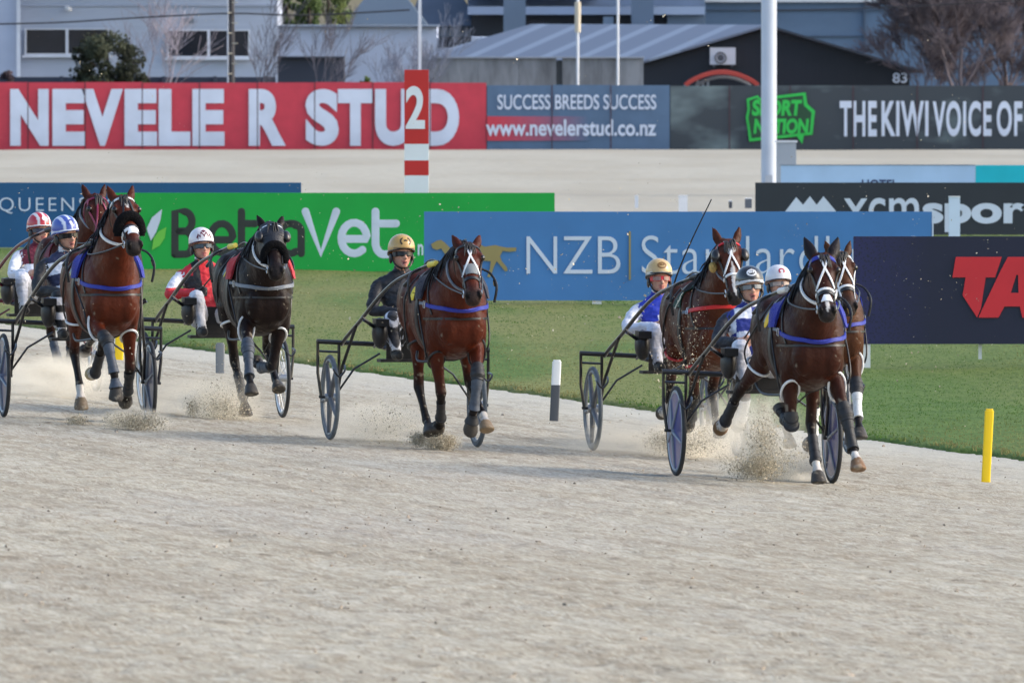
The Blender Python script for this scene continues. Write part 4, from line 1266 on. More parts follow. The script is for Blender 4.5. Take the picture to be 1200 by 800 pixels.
def boards():
    # ---- near row in the infield
    b = Board("advertising_board", 794, 362, 167.1, "mid blue racing board with gold trotting horse and white NZB lettering", "advertising board")
    b.slab("panel", 497, 248, 1092, 352, paint("nzb_blue", (66, 122, 182)))
    b.slab("edge_trim", 1092.3, 248, 1094, 352, LW(), .003, .05)
    for x in (699, 520, 1075): b.slab("leg", x - 5, 352, x + 6, 363, paint("leg_white", (225, 226, 226)), -.02, .06)
    g = paint("logo_gold", (150, 136, 88))
    b.poly("horse_emblem", [(505, 286), (512, 282), (517, 281), (521, 284), (527, 290), (533, 297), (541, 296), (552, 287), (560, 285), (568, 289), (580, 287), (588, 289), (594, 290), (605, 290), (605, 294), (597, 295), (589, 294),
                            (586, 300), (588, 306), (594, 313), (595, 317), (592, 318), (588, 313), (582, 306), (579, 312), (576, 321), (574, 325), (571, 324), (574, 315), (575, 306), (562, 305), (548, 308), (541, 312), (532, 310), (522, 311),
                            (515, 317), (511, 315), (518, 306), (523, 304), (521, 297), (517, 291), (512, 293), (507, 291)], g)
    b.text("lettering_nzb", "NZB", (617, 277, 727, 320.5), LW(), -.010)
    b.slab("divider", 737, 271, 739.2, 328, g, .012, .010)
    b.text("lettering_standardbred", "Standardbred", (752, 276, 1072, 321), LW(), -.010, space=1.06)
    b = Board("advertising_board", 1130, 432, 140.4, "dark navy board with bold red slanted lettering on white posts", "advertising board")
    t = NT("tab_navy"); vo = t.n("TexVoronoi"); vo.inputs["Scale"].default_value = 34; t.l(t.pos, vo.inputs["Vector"])
    sep = t.n("SeparateXYZ"); t.l(t.pos, sep.inputs[0])
    k = t.n("Math", operation='MULTIPLY'); t.l(t.rng(vo.outputs["Distance"], .25, .45, 0, 1), k.inputs[0]); t.l(t.rng(sep.outputs[0], 3.7, 4.6, .6, 0), k.inputs[1])
    t.l(t.mix(k.outputs[0], srgb(27, 29, 56), srgb(44, 42, 104)), t.b.inputs["Base Color"]); t.b.inputs["Roughness"].default_value = .5
    b.slab("panel", 1000, 277, 1268, 403, t.m)
    for x in (1013.5, 1254): b.slab("leg", x - 6.5, 403, x + 6.5, 432, paint("leg_white", (225, 226, 226)), -.01, .10)
    b.slab("stake", 1147, 403, 1151, 421, paint("leg_white", (225, 226, 226)), -.10, .03)
    rd = paint("tab_red", (206, 40, 52))
    b.poly("letter_t", [(1120, 301), (1174, 301), (1166, 325), (1155, 325), (1149.5, 361), (1145, 372), (1128, 346), (1131.5, 325), (1116, 325)], rd)
    b.poly("letter_a", [[(1172, 318), (1181, 301), (1191, 301), (1191, 322), (1184.5, 343), (1177, 359), (1170, 372), (1146.5, 372), (1151, 362)],
                        [(1191, 301), (1212, 301), (1220, 372), (1198, 372), (1195, 359), (1193.5, 343), (1193, 322), (1191, 322)], [(1184.5, 343), (1193.5, 343), (1195, 359), (1177, 359)]], rd)
    b.poly("letter_b", [(1224, 301), (1252, 301), (1258, 308), (1257, 330), (1250, 336), (1257, 342), (1256, 364), (1248, 372), (1226, 372)], rd)
    b = Board("advertising_board", 390, 322, 187.5, "bright green board with dark and white rounded lettering and leaf mark", "advertising board")
    b.slab("panel", 130, 226, 650, 318, paint("vet_green", (8, 164, 62)))
    for x in (150, 270, 390, 510, 636): b.slab("leg", x - 3, 318, x + 3, 323, paint("leg_white", (225, 226, 226)), -.02, .05)
    dk = paint("vet_dark", (44, 48, 46)); wh = LW()
    b.strokes("lettering_dark", [
        [(205, 298), (205, 248), (216, 248)] + arc(216, 259.5, 9, 11.5, 80, -80) + [(206, 271)], [(206, 271), (216, 271)] + arc(217, 284.5, 9, 13.5, 80, -80) + [(205, 298)],
        [(250, 281), (271, 281)] + arc(260, 279, 13, 17, 5, 320), [(283, 248), (283, 287)] + arc(291, 287, 8, 11, 180, 275), [(283, 262), (299, 262)],
        arc(340, 279.5, 13.5, 17.5, 60, 300), [(333, 263), (342, 262)] + arc(342, 272, 11, 10, 80, 0) + [(353, 297)], ], 4.4, dk)
    b.strokes("lettering_white", [[(358, 248), (376, 297), (394, 248)], [(401, 280), (430, 280)] + arc(415, 279, 15, 18, 5, 310), [(440, 248), (440, 284)] + arc(450, 284, 10, 14, 180, 275) + [(461, 298)], [(440, 262), (464, 262)]], 4.6, wh)
    b.poly("leaf_mark", [(177, 282), (172, 268), (178, 255), (190, 245), (188, 258), (183, 272)], wh)
    b.poly("leaf_mark", [(178, 293), (180, 279), (186, 271), (195, 266), (193, 279), (187, 288)], paint("leaf_green", (110, 196, 70)))
    b.text("lettering_small", "n", (489.5, 286, 496, 299), wh, .02)
    b = Board("advertising_board", 170, 297, 203.6, "deep teal blue board with thin white capitals behind the green board", "advertising board")
    b.slab("panel", -60, 214, 353, 290, paint("queen_blue", (24, 84, 132)))
    for x in (-40, 60, 170, 340): b.slab("leg", x - 3, 290, x + 3, 298, paint("leg_white", (225, 226, 226)), -.02, .05)
    b.text("lettering", "QUEENSTOWN", (-1, 231.5, 190, 250.5), LW(), -.008, space=1.25)
    b = Board("advertising_board", 1060, 279, 214.0, "charcoal board with white mountain mark and light and bold sport lettering", "advertising board")
    b.slab("panel", 885, 214, 1262, 275, paint("sport_black", (42, 46, 56)))
    for x in (892, 1050, 1250): b.slab("leg", x - 3, 275, x + 3, 280, paint("leg_dark", (60, 62, 66)), -.02, .05)
    b.poly("mountain_mark", [(920, 248), (933, 231), (941, 240), (949, 230), (957, 240), (965, 230), (980, 248)], LW())
    b.text("lettering_thin", "xcm", (989, 232, 1077, 264), LW(), .008)
    b.text("lettering_bold", "sports", (1081, 232, 1246, 272), LW(), .036)
    b = Board("advertising_board", 1060, 262, 229.5, "pale blue board with a turquoise end behind the charcoal board", "advertising board")
    b.slab("panel", 915, 194, 1143, 256, paint("hotel_blue", (158, 190, 222))); b.slab("end_panel", 1143.2, 193.6, 1262, 256, paint("hotel_teal", (0, 176, 194)), .004)
    b.slab("top_rail", 914, 193, 1143, 194, paint("rail_grey", (110, 124, 140)), .006, .05)
    b.text("lettering", "HOTEL", (1010, 210.5, 1052, 222), paint("hotel_navy", (40, 54, 96)), .02)
    for x in (930, 1120, 1250): b.slab("leg", x - 3, 256, x + 3, 263, paint("leg_white", (225, 226, 226)), -.02, .05)
    # ---- distance post, poles and pegs
    b = Board("distance_post", 488, 308, 196.0, "square red post with white bands and a large figure 2", "post")
    def seg(y0, y1, m, nm): b.slab(nm, 474, y0, 502.3, y1, m, .18, .36)
    r_ = paint("post_red", (196, 40, 40)); w_ = paint("post_white", (228, 232, 240))
    seg(82, 168.6, r_, "red_section"); seg(168.7, 187.9, w_, "white_band"); seg(188, 205.4, r_, "red_band"); seg(205.5, 226, w_, "white_band"); seg(226.1, 310, r_, "red_section")
    b.text("number", "2", (475.5, 101, 498, 151), w_, .03, front=.186)
    b = Board("flag_pole", 492, 178, 338.0, "thin white pole rising directly above the red distance post", "pole")
    b.slab("pole", 490.3, -60, 493.8, 178, paint("pole_white", (222, 226, 232)), 0, .08)
    b.slab("cap", 489.5, -63, 494.6, -60, paint("pole_white", (222, 226, 232)), .01, .10)
    b = Board("lamp_post", 901, 233, 257.0, "tall thick white pole standing behind the charcoal sports board", "pole")
    mb = MB(); a, c_ = b.xz(901, 233), b.xz(901, -80); mb.tube([(0, 0, -.1), (0, 0, c_[1])], .155, 20); mb.build("pole", paint("pole_pale", (184, 194, 210), .4), b.root)
    b.slab("access_cover", 897, 205, 905, 222, paint("pole_cover", (170, 178, 190)), .16, .02)
    b = Board("cable_box", 921, 240, 247.0, "grey metal cabinet beside the thick white pole", "cabinet")
    b.slab("body", 910, 167, 933, 240, paint("cab_grey", (150, 160, 172)), .0, .3); b.slab("lid", 908.5, 165, 934.5, 167, paint("cab_lid", (196, 202, 210)), .03, .36)
    for x, y0, y1, w2, d, lb, c_ in ((800.5, 229, 254, 5.2, 236, "white wide stake behind the blue board between the two right hand horses and driver", (226, 228, 232)), (746, 229, 252, 2, 242, "thin pale stake behind the blue board, left of the wide white stake", (206, 212, 222)),
                                     (856, 235, 252, 2, 242, "thin dark stake left of the charcoal board", (66, 70, 80)), (877, 232, 252, 4, 242, "dark stake beside the left end of the charcoal board", (88, 94, 104)), (1118.5, 230, 291, 6.6, 207, "white post in front of the charcoal sports board", (206, 222, 244))):
        b = Board("stake", x, y1, d, lb, "stake", "stakes along the inside of the back straight")
        b.slab("post", x - w2, y0 + 1, x + w2, y1, paint("stake_%d" % c_[0] + str(c_[2]), c_), 0, .1); b.slab("cap", x - w2 * 1.04, y0, x + w2 * 1.04, y0 + 1, paint("stake_cap", (232, 234, 238)), .01, .12)
    for x, yb, h, kind, lb in ((1155, 565, 87, 'yellow', "plain yellow marker peg standing at the right edge of the track"), (649, 493, 72, 'bw', "black marker peg with a white top, left of the leading pair"), (258, 437, 36, 'grey', "grey peg seen behind the black horse's legs"), (139, 421, 34, 'yellow', "yellow peg seen between the legs of the left hand bay horse")):
        p = ground_at(x, yb); d = p[1]; hh = h * d / F; w_ = 5.3 * d / F
        root = empty("marker_peg", tuple(p)); tag(root, lb, "marker peg", "marker pegs along the inside of the track")
        tilt = 0.05 if kind != 'grey' else 0
        if kind == 'bw': secs = [(0, .62, paint("peg_dark", (72, 76, 82))), (.62, 1, paint("peg_white", (226, 228, 228)))]
        elif kind == 'yellow': secs = [(0, 1, paint("peg_yellow", (246, 206, 20), .4))]
        else: secs = [(0, 1, paint("peg_grey", (120, 124, 128)))]
        for q0, q1, m in secs:
            mb = MB(); mb.loft([np.array([tilt * hh * q, 0, hh * q - .02]) for q in (q0 + .001, q1)], [np.array([w_, 0, 0])] * 2, [np.array([0, w_ * .55, 0])] * 2, 20, p=5)
            mb.build("peg_body" if len(secs) == 1 else ("peg_top" if q0 > .1 else "peg_base"), m, root)
        mb = MB(); mb.loft([np.array([tilt * hh, 0, hh - .019]), np.array([tilt * hh, 0, hh - .004])], [np.array([w_ * .8, 0, 0])] * 2, [np.array([0, w_ * .4, 0])] * 2, 20, p=4); mb.build("peg_cap", secs[-1][2], root)

def hoardings():
    D = 334.0; rr = random.Random(4)
    def panels(b, xs, y0, y1, m, jit=.012):
        for i in range(len(xs) - 1):
            a0, a1 = b.xz(xs[i] + .25, y1), b.xz(xs[i + 1] - .25, y0 + rr.uniform(-.6, .4)); mb = MB()
            q = rr.uniform(-jit, jit) * .5
            rm = Matrix.Rotation(q, 3, 'Z')
            mb.box(((a0[0] + a1[0]) / 2, .04, (a0[1] + a1[1]) / 2), (a1[0] - a0[0], .03, a1[1] - a0[1]), rm); mb.build("panel", m, b.root, smooth=False)
            if i:
                mb = MB(); mb.box((a0[0] - .010, -.0155, a1[1] / 2), (.026, .006, a1[1])); mb.build("seam", paint("seam_gap_shade", (70, 40, 52) if y0 < 99 else (44, 50, 60)), b.root, smooth=False)  # dark strip over the lettering, its colour stands in for the shaded gap between panels
            mb = MB(); mb.box((a0[0] - .01, .09, a1[1] / 2), (.05, .05, a1[1] * .98)); mb.build("post", paint("hoarding_post", (50, 54, 62)), b.root, smooth=False)
    b = Board("hoarding", 280, 178, D, "long red hoarding with heavy white stud lettering", "hoarding", "hoardings along the outer rail")
    panels(b, [-36, 33, 100, 167, 234, 302, 369, 437, 504, 570], 97, 178, paint("hoarding_red", (196, 56, 74), .5, .10, 2.5, .15))
    for ch, x0, x1 in (("N", 12, 57), ("E", 61.5, 99.5), ("V", 96, 144), ("E", 146, 184), ("L", 186, 223), ("E", 225.5, 263), ("R", 291.5, 335), ("S", 358, 397), ("T", 396, 437), ("U", 439.5, 483), ("D", 492, 538)):
        b.text("lettering", ch, (x0, 104.5, x1, 171), LW(), .055, front=.014)
    b = Board("hoarding", 677, 178, D, "slate blue hoarding with white success slogan and web address", "hoarding", "hoardings along the outer rail")
    sl = paint("hoarding_slate", (82, 108, 138), .5, .12, 2.0, .15)
    panels(b, [570.5, 647, 716, 785], 100, 178, sl)
    a0, a1 = b.xz(570.6, 165), b.xz(690, 136.5); mb = MB(); n = 12
    for i in range(n + 1):
        x = a0[0] + (a1[0] - a0[0]) * i / n; k = min(1, max(0, (i / n - .1) / .9)); c = tuple(np.array(srgb(196, 56, 74)) * (1 - k) + np.array(srgb(82, 108, 138)) * k)
        for z in (a0[1], a1[1]):
            for y in (-.002, .012): mb.add([(x, y, z)], [], c)
    for i in range(n):
        a = i * 4
        mb.f += [(a, a + 4, a + 6, a + 2), (a + 1, a + 3, a + 7, a + 5), (a, a + 1, a + 5, a + 4), (a + 2, a + 6, a + 7, a + 3)]
    mb.f += [(0, 2, 3, 1), (n * 4, n * 4 + 1, n * 4 + 3, n * 4 + 2)]
    mb.build("red_stripe", mat("stripe_print", (1, 1, 1), .5, attr=True, var=.05), b.root, smooth=False, attr=True)
    b.text("slogan", "SUCCESS BREEDS SUCCESS", (583, 111, 769, 128.5), LW(), .012, front=.014)
    b.text("web_address", "www.nevelerstud.co.nz", (569.5, 140, 769, 159.5), LW(), .024, front=.014)
    b = Board("hoarding", 1000, 178, D, "dark grey hoarding with green nation badge and tall white voice lettering", "hoarding", "hoardings along the outer rail")
    t = NT("hoarding_dark"); a = t.noise(t.scaled((.5, 1, .9)), 1.1, 3, .55)
    t.l(t.mix(t.rng(a, .5, .72), srgb(54, 62, 70), srgb(112, 128, 132)), t.b.inputs["Base Color"]); t.b.inputs["Roughness"].default_value = .5
    panels(b, [785.5, 855, 926, 1000, 1075, 1152, 1230], 100.5, 178, t.m)
    gr = paint("badge_green", (40, 190, 76)); gd = paint("badge_dark", (26, 70, 44))
    b.poly("badge_outline", [(875, 116), (888, 112), (890, 115), (905, 113), (944, 108.5), (946, 122), (955, 130), (952, 158), (942, 159), (940, 169), (934, 160), (878, 166), (876, 150), (874, 138), (876, 128)], gr, .030)
    b.poly("badge", [(878, 118), (887, 115), (890, 118), (941, 112), (942, 124), (951, 132), (949, 155), (881, 162), (879, 150), (877, 138), (879, 128)], gd, .040)
    b.text("badge_lettering", "SPORT", (881, 117, 940, 136), gr, .045, front=.05, shear=.12); b.text("badge_lettering", "NATION", (883, 139, 948, 157), gr, .045, front=.05, shear=.12)
    for w_, x0, x1 in (("THE", 984, 1027.5), ("KIWI", 1033, 1088), ("VOICE", 1093, 1162), ("OF", 1168, 1198), ("SPORT", 1204, 1290)):
        b.text("lettering", w_, (x0, 118.5, x1, 160), LW(), .030, space=1.12, front=.014)
    b.slab("rail", 785, 178, 1230, 180, paint("rail_white", (210, 208, 200)), .06, .06)
# ------------------------------------------------------------------ street behind the outer rail
def box_px(name, x0, y0, x1, y1, d, depth, m, parent=None, smooth=False, o=None):
    a, b = at(x0, y1, d), at(x1, y0, d); mb = MB()
    mb.box(((a[0] + b[0]) / 2, d + depth / 2, (a[2] + b[2]) / 2), (b[0] - a[0], depth, b[2] - a[2])); return mb.build(name, m, parent, smooth=smooth)

def lined(name, rgb, pitch, axis=2, var=.06, depth=.4, rough=.6):
    """boarding or corrugation: grooves every `pitch` metres along an axis"""
    t = NT(name); sep = t.n("SeparateXYZ"); t.l(t.pos, sep.inputs[0])
    mu = t.n("Math", operation='MULTIPLY'); t.l(sep.outputs[axis], mu.inputs[0]); mu.inputs[1].default_value = 1 / pitch
    fr = t.n("Math", operation='FRACT'); t.l(mu.outputs[0], fr.inputs[0])
    nz = t.noise(t.scaled((.6, .6, 1.4)), .8, 4)
    c0 = srgb(*rgb); c1 = tuple(v * (1 - var * 2.5) for v in c0)
    t.l(t.mix(t.rng(nz, .4, .7), c0, c1), t.b.inputs["Base Color"]); t.b.inputs["Roughness"].default_value = rough
    t.bump(fr.outputs[0], depth, .03); return t.m

def bare_tree(name, px, base_d, h_px, spread, seed, label, rgb, trunk_px=3.0, levels=5, group=None, stems=1, tips=3):
    d = base_d; base = at(px, 61500 / d - 6 + 0, d); base[2] = -.05
    root = empty(name, tuple(base)); tag(root, label, "tree", group)
    H_ = h_px * d / F; rr = random.Random(seed)
    tr, br = MB(), MB()
    def grow(p, dr, ln, r, lv, mb):
        n = 4; pts = [p]; rad = [r]
        for i in range(n):
            dr = (dr + V((rr.gauss(0, .12), rr.gauss(0, .12), rr.gauss(.04, .06)))).normalized()
            p = p + dr * ln / n; pts.append(p); rad.append(max(.0055, r * (1 - .45 * (i + 1) / n)))
            if lv > 0 and i >= (1 if lv < levels else 1):
                for _ in range(2 if lv > 1 else tips):
                    if rr.random() < .85:
                        ax = V((rr.gauss(0, 1), rr.gauss(0, 1), rr.gauss(0, .4))).normalized()
                        nd = (dr + ax * rr.uniform(.5, .95) * spread).normalized()
                        grow(p, nd, ln * rr.uniform(.5, .72), rad[-1] * .62, lv - 1, br)
        mb.tube([tuple(q) for q in pts], rad, 5 if lv < 3 else 8)
    for sidx in range(stems):
        dr = V((rr.gauss(0, .12) * (stems > 1) * 2, rr.gauss(0, .1), 1)).normalized()
        grow(V((rr.gauss(0, .15) * (stems > 1), 0, 0)), dr, H_ * .52, trunk_px * d / F / 2, levels - 1, tr)
    bm = mat("bark_" + name + str(seed), srgb(*rgb), .9, var=.25, scale=6)
    tr.build("trunk", bm, root); br.build("crown", bm, root, fix=False)
    return root

def leafy(name, px, base_d, top_py, w_px, seed, label, rgb, n=2600, conic=0.0, cat="tree", group=None):
    d = base_d; base = at(px, 61500 / d - 6, d); base[2] = -.05; top = at(px, top_py, d)[2]; H_ = top + .05; Wd = w_px * d / F / 2
    root = empty(name, tuple(base)); tag(root, label, cat, group); rr = random.Random(seed)
    t = MB(); t.tube([(0, 0, 0), (.03, 0, H_ * .5), (0, 0, H_ * .85)], [.10 * H_ / 3, .07 * H_ / 3, .02], 8)
    for i in range(12):
        a = rr.uniform(0, 6.28); z = H_ * rr.uniform(.15, .7); t.tube([(0, 0, z), (math.cos(a) * Wd * .7, math.sin(a) * Wd * .7, z + H_ * .15)], [.03, .008], 5)
    t.build("trunk", mat("bark_dark", (.05, .04, .03), .9, var=.3), root)
    lf = MB(); cl = []
    for i in range(46):
        z = rr.uniform(.08, 1); w = Wd * (1 - conic * z) * math.sqrt(max(.02, 1 - (abs(z - .42) / .62) ** 2.4)); a = rr.uniform(0, 6.28); q = rr.uniform(.35, .95)
        cl.append((V((math.cos(a) * w * q, math.sin(a) * w * q, z * H_ * .95)), rr.uniform(.16, .30) * Wd, rr.uniform(.6, 1.35)))
    for i in range(n):
        c, r, sh_ = cl[rr.randrange(len(cl))]
        o = V((rr.gauss(0, 1), rr.gauss(0, 1), rr.gauss(0, 1))).normalized() * r * rr.uniform(.5, 1.1)
        p = c + o
        if p.z < .02: continue
        u = V((rr.gauss(0, 1), rr.gauss(0, 1), rr.gauss(0, 1))).normalized(); w = u.orthogonal().normalized(); sz = rr.uniform(.045, .085)
        col_ = tuple(np.array(srgb(*rgb)) * sh_ * rr.uniform(.7, 1.3))
        lf.add([p - u * sz, p + w * sz * .5, p + u * sz, p - w * sz * .5], [(0, 1, 2, 3)], col_)
    lf.build("crown", mat("foliage", (1, 1, 1), .75, attr=True, var=.2, spec=.25), root, smooth=False, attr=True, fix=False)

def wire(name, pts, d, r, label):
    root = MB(); root.tube([tuple(at(x, y, d)) for x, y in catmull(pts, 5)], r, 5)
    tag(root.build(name, mat("cable_black", (.03, .03, .035), .6)), label, "cable")

def street():
    wb = lined("weatherboard_white", (184, 194, 212), .19, 2, .05, .5)
    glass = mat("window_glass", srgb(30, 36, 48), .08, var=.4, scale=.8, spec=.6); fr_ = paint("frame_white", (214, 220, 232))
    def house_window(root, x0, y0, x1, y1, xm, d):
        w = box_px("window", x0, y0, x1, y1, d - .04, .03, glass, root)
        f = MB()
        for a, b_, c_, e in ((x0 - 2, y0 - 1.6, x1 + 2, y0), (x0 - 2, y1, x1 + 2, y1 + 1.8), (x0 - 2, y0, x0, y1), (x1, y0, x1 + 2, y1), (xm - 1.6, y0, xm + 1.6, y1)):
            p, q = at(a, e, d - .08), at(c_, b_, d - .08); f.box(((p[0] + q[0]) / 2, d - .05, (p[2] + q[2]) / 2), (q[0] - p[0], .08, q[2] - p[2]))
        f.build("frame", fr_, w, smooth=False)
        box_px("sill", x0 - 5, y1 + 2, x1 + 5, y1 + 4.5, d - .14, .14, fr_, w)
    # weatherboard house
    h = empty("house"); tag(h, "white weatherboard house with two dark wide windows at left", "house")
    box_px("wall", 20, -70, 325, 162, 372, 8, wb, h); box_px("side_wing", -60, -70, 19.6, 162, 371.3, 8, lined("weatherboard_pale", (186, 196, 218), .19, 2, .05, .4), h)
    box_px("downpipe", 19.7, -70, 23.5, 162, 371.1, .12, fr_, h)
    box_px("belt_board", 24, 5.2, 325, 7.6, 371.92, .08, paint("belt_grey", (170, 180, 200)), h)
    house_window(h, 31, 35, 126, 63, 78.5, 371.9); house_window(h, 198, 36.5, 291, 66, 244.5, 371.9)
    lp = MB(); c = at(80, 10.5, 371.8); lp.ellipsoid(c, (.12, .10, .07), Matrix.Rotation(.5, 3, 'Y')); lp.tube([c, c + np.array([0, .12, .03])], .03, 6); lp.build("security_lamp", paint("lamp_white", (230, 232, 236)), h)
    box_px("vent", 213, 21, 227, 27.5, 371.86, .06, paint("vent_grey", (96, 110, 124)), h)
    rm = MB(); a, b_ = at(-70, -70, 370), at(335, -70, 370); rm.prism([(a[0], a[2]), (b_[0], a[2]), (b_[0], a[2] + 1.6), (a[0], a[2] + 1.6)], 370, 381); rm.build("roof", lined("roof_dark_iron", (80, 88, 100), .25, 0), h, smooth=False)
    b_ = empty("flat_roofed_block"); tag(b_, "plain white rendered block with flat roof right of the weatherboard house", "building")
    box_px("wall", 325.4, 32, 512, 162, 372.4, 7, paint("render_white", (176, 186, 206), .7, .05, .6), b_); box_px("parapet", 325.4, 30, 514, 31.9, 372.2, 7.2, paint("parapet_grey", (120, 130, 146)), b_)
    box_px("end_wall", 512.2, 44, 590, 162, 373, 6, paint("render_end", (180, 192, 212), .7, .05, .6), b_); box_px("window", 514, 43, 552, 56, 372.9, .06, glass, b_)
    # roofs behind
    def hip(name, x0, x1, e, r0, r1, t, d, depth, mroof, mwall, label):
        g = empty(name); tag(g, label, "house")
        box_px("wall", x0 + 3, e + .5, x1 - 3, 152, d + .5, depth - 1, mwall, g)
        A, B_, C_, D_ = at(x0, e, d), at(x1, e, d), at(r0, t, d), at(r1, t, d); y1 = d + depth; ym = d + depth / 2
        mb = MB(); mb.add([(A[0], d, A[2]), (B_[0], d, A[2]), (B_[0], y1, A[2]), (A[0], y1, A[2]), (C_[0], ym, C_[2]), (D_[0], ym, C_[2])], [(0, 1, 5, 4), (1, 2, 5), (2, 3, 4, 5), (3, 0, 4), (3, 2, 1, 0)])
        mb.build("roof", mroof, g, smooth=False); box_px("gutter", x0, e - .6, x1, e + 1.4, d - .12, .12, paint("gutter_dark", (52, 58, 68)), g)
    hip("hip_roofed_house", 402, 500, 29.5, 440, 462, -20, 392, 9, lined("roof_blue_iron", (78, 94, 110), .3, 0, .05), wb, "house with a pale blue grey hipped roof above the white block")
    hip("hip_roofed_house", 478, 562, 31, 496, 530, -22, 402, 9, lined("roof_slate", (76, 86, 102), .3, 2, .1), paint("wall_dim", (150, 162, 180)), "house with a dark slate roof above the flat roofed block")
    b_ = empty("commercial_building"); tag(b_, "long low commercial building with white fascia bands and grey columns", "building")
    cb = paint("comm_blue", (150, 168, 196), .6, .08, .5); dk = paint("comm_dark", (44, 52, 64), .5, .2, .6); gy = paint("comm_column", (92, 112, 136), .6, .1, .5)
    box_px("wall", 552, 17.8, 826, 152, 400, 10, dk, b_); box_px("fascia", 548, 8, 826, 17.5, 398.5, 11, cb, b_); box_px("upper_wall", 548, -60, 826, 7.6, 400.5, 9, paint("comm_upper", (104, 120, 142), .6, .1), b_)
    box_px("fascia", 548, -5, 700, -1, 399.5, 1, cb, b_); box_px("column", 590, -60, 616, 66, 396, .8, gy, b_); box_px("column", 740, -60, 766, 31, 397, .8, gy, b_); box_px("column", 782, 17.6, 826, 152, 398.8, .6, gy, b_)
    box_px("hood", 707, 20, 719, 34, 397.6, .5, paint("hood_grey", (130, 148, 168)), b_); box_px("low_wall", 592, 31, 800, 152, 396.2, .3, paint("comm_low", (164, 178, 198), .6, .06), b_); box_px("window", 616, 25, 638, 44, 396.0, .1, glass, b_)
    b_ = empty("corrugated_warehouse"); tag(b_, "large blue grey corrugated warehouse wall at the right behind the black gable", "building")
    box_px("wall", 826.5, 3, 1420, 152, 412, 14, lined("warehouse_blue", (98, 124, 152), .3, 0, .07, .35), b_); box_px("fascia", 826.5, -2, 1420, 2.8, 411.8, 14, paint("ware_white", (206, 212, 220)), b_); box_px("upper_wall", 826.5, -90, 1420, -2.2, 412.4, 13, lined("warehouse_blue_up", (84, 110, 140), .3, 0, .07, .35), b_)
    for y in (11.5, 42): box_px("seam", 826.5, y, 1420, y + 1.5, 411.94, .05, paint("seam_dark", (70, 88, 110)), b_)
    box_px("downpipe", 1012, 3, 1014, 152, 411.9, .08, paint("seam_dark", (70, 88, 110)), b_)
    # black gabled shed
    b_ = empty("gabled_shed"); tag(b_, "black gabled shed with pale iron roof and number 83 on it", "building")
    d = 360; bk = lined("shed_black", (34, 38, 48), .2, 0, .1, .4)
    P = lambda x, y: np.array([at(x, y, d)[0], at(x, y, d)[2]])
    el, ap, er = P(754, 72), P(891, 32), P(1066, 84); bs = -.1; off = np.array([-6.4, 9.0])
    v = [(q[0], d, q[1]) for q in (el, ap, er)] + [(er[0], d, bs), (el[0], d, bs)]
    v2 = [(x + off[0], y + off[1], z) for x, y, z in v]
    mb = MB(); mb.add(v + v2, [(0, 1, 2, 3, 4), (9, 8, 7, 6, 5), (4, 9, 5, 0), (3, 2, 7, 8)]); mb.build("wall", bk, b_, smooth=False)
    th = .07
    def roof_plane(a, c, nm, m):
        n = np.array([-(c[1] - a[1]), c[0] - a[0]]); n /= np.linalg.norm(n); n = n if n[1] > 0 else -n
        u_ = (c - a) / np.linalg.norm(c - a); a = a - u_ * (.18 if nm == "l" else 0); c = c + u_ * (.18 if nm == "r" else 0)
        vs = []
        for q in (a, c):
            for e in (0.004, th):
                for f in (-.03, 1.0):
                    vs.append((q[0] + n[0] * e + off[0] * f, d + off[1] * f - .03, q[1] + n[1] * e))
        mb = MB(); mb.add(vs, [(0, 1, 5, 4), (2, 6, 7, 3), (0, 2, 3, 1), (4, 5, 7, 6), (0, 4, 6, 2), (1, 3, 7, 5)]); return mb.build("roof", m, b_, smooth=False), n
    t = NT("shed_roof_iron"); sp = t.n("VectorMath", operation='DOT_PRODUCT'); t.l(t.pos, sp.inputs[0]); o_ = off / np.linalg.norm(off); sp.inputs[1].default_value = (o_[0], o_[1], 0)
    mu = t.n("Math", operation='MULTIPLY'); t.l(sp.outputs["Value"], mu.inputs[0]); mu.inputs[1].default_value = .55; fr = t.n("Math", operation='FRACT'); t.l(mu.outputs[0], fr.inputs[0])
    t.l(t.mix(t.rng(fr.outputs[0], .70, .74), srgb(112, 120, 136), srgb(140, 150, 166)), t.b.inputs["Base Color"]); t.b.inputs["Roughness"].default_value = .5
    roof_plane(el, ap, "l", t.m); roof_plane(ap, er, "r", lined("shed_roof_dark", (60, 66, 78), .25, 1))
    bd = Board("shed_number", 1054, 96, d - .05, "x", "x"); num = bd.text("number", "83", (1046, 85.5, 1063, 97.5), LW(), .02, front=.02)
    mw = num.matrix_world.copy(); num.data.transform(Matrix.Translation(bd.root.location)); num.parent = b_; bpy.data.objects.remove(bd.root)
    for (x0, x1, y0, y1) in ((803, 888, 84.5, 101),):
        dd = d - .9; g = empty("arched_canopy"); tag(g, "low red arched canopy at the foot of the black gabled shed", "canopy")
        ar = [at(x, 100 - 15.2 * math.sin(math.pi * (x - x0) / (x1 - x0)) ** .8, dd) for x in np.linspace(x0, x1, 18)]
        mb = MB(); mb.ribbon(ar, [np.array([0, -1.0, 0])] * 18, .13, .5); mb.build("arch_band", paint("canopy_red", (206, 78, 66)), g, smooth=False)
        a2 = [at(x, 101 - 10.5 * math.sin(math.pi * (x - x0 - 12) / (x1 - x0 - 20)) ** .8, dd + .05) for x in np.linspace(x0 + 12.1, x1 - 8.1, 14)]
        mb = MB(); mb.tube(a2, .05, 6); mb.build("arch_frame", paint("canopy_grey", (170, 180, 190)), g)
        for q in (ar[0], ar[-1]):
            mb = MB(); mb.tube([(q[0], q[1], -.1), tuple(q)], .05, 6); mb.build("support", paint("canopy_grey", (170, 180, 190)), g)
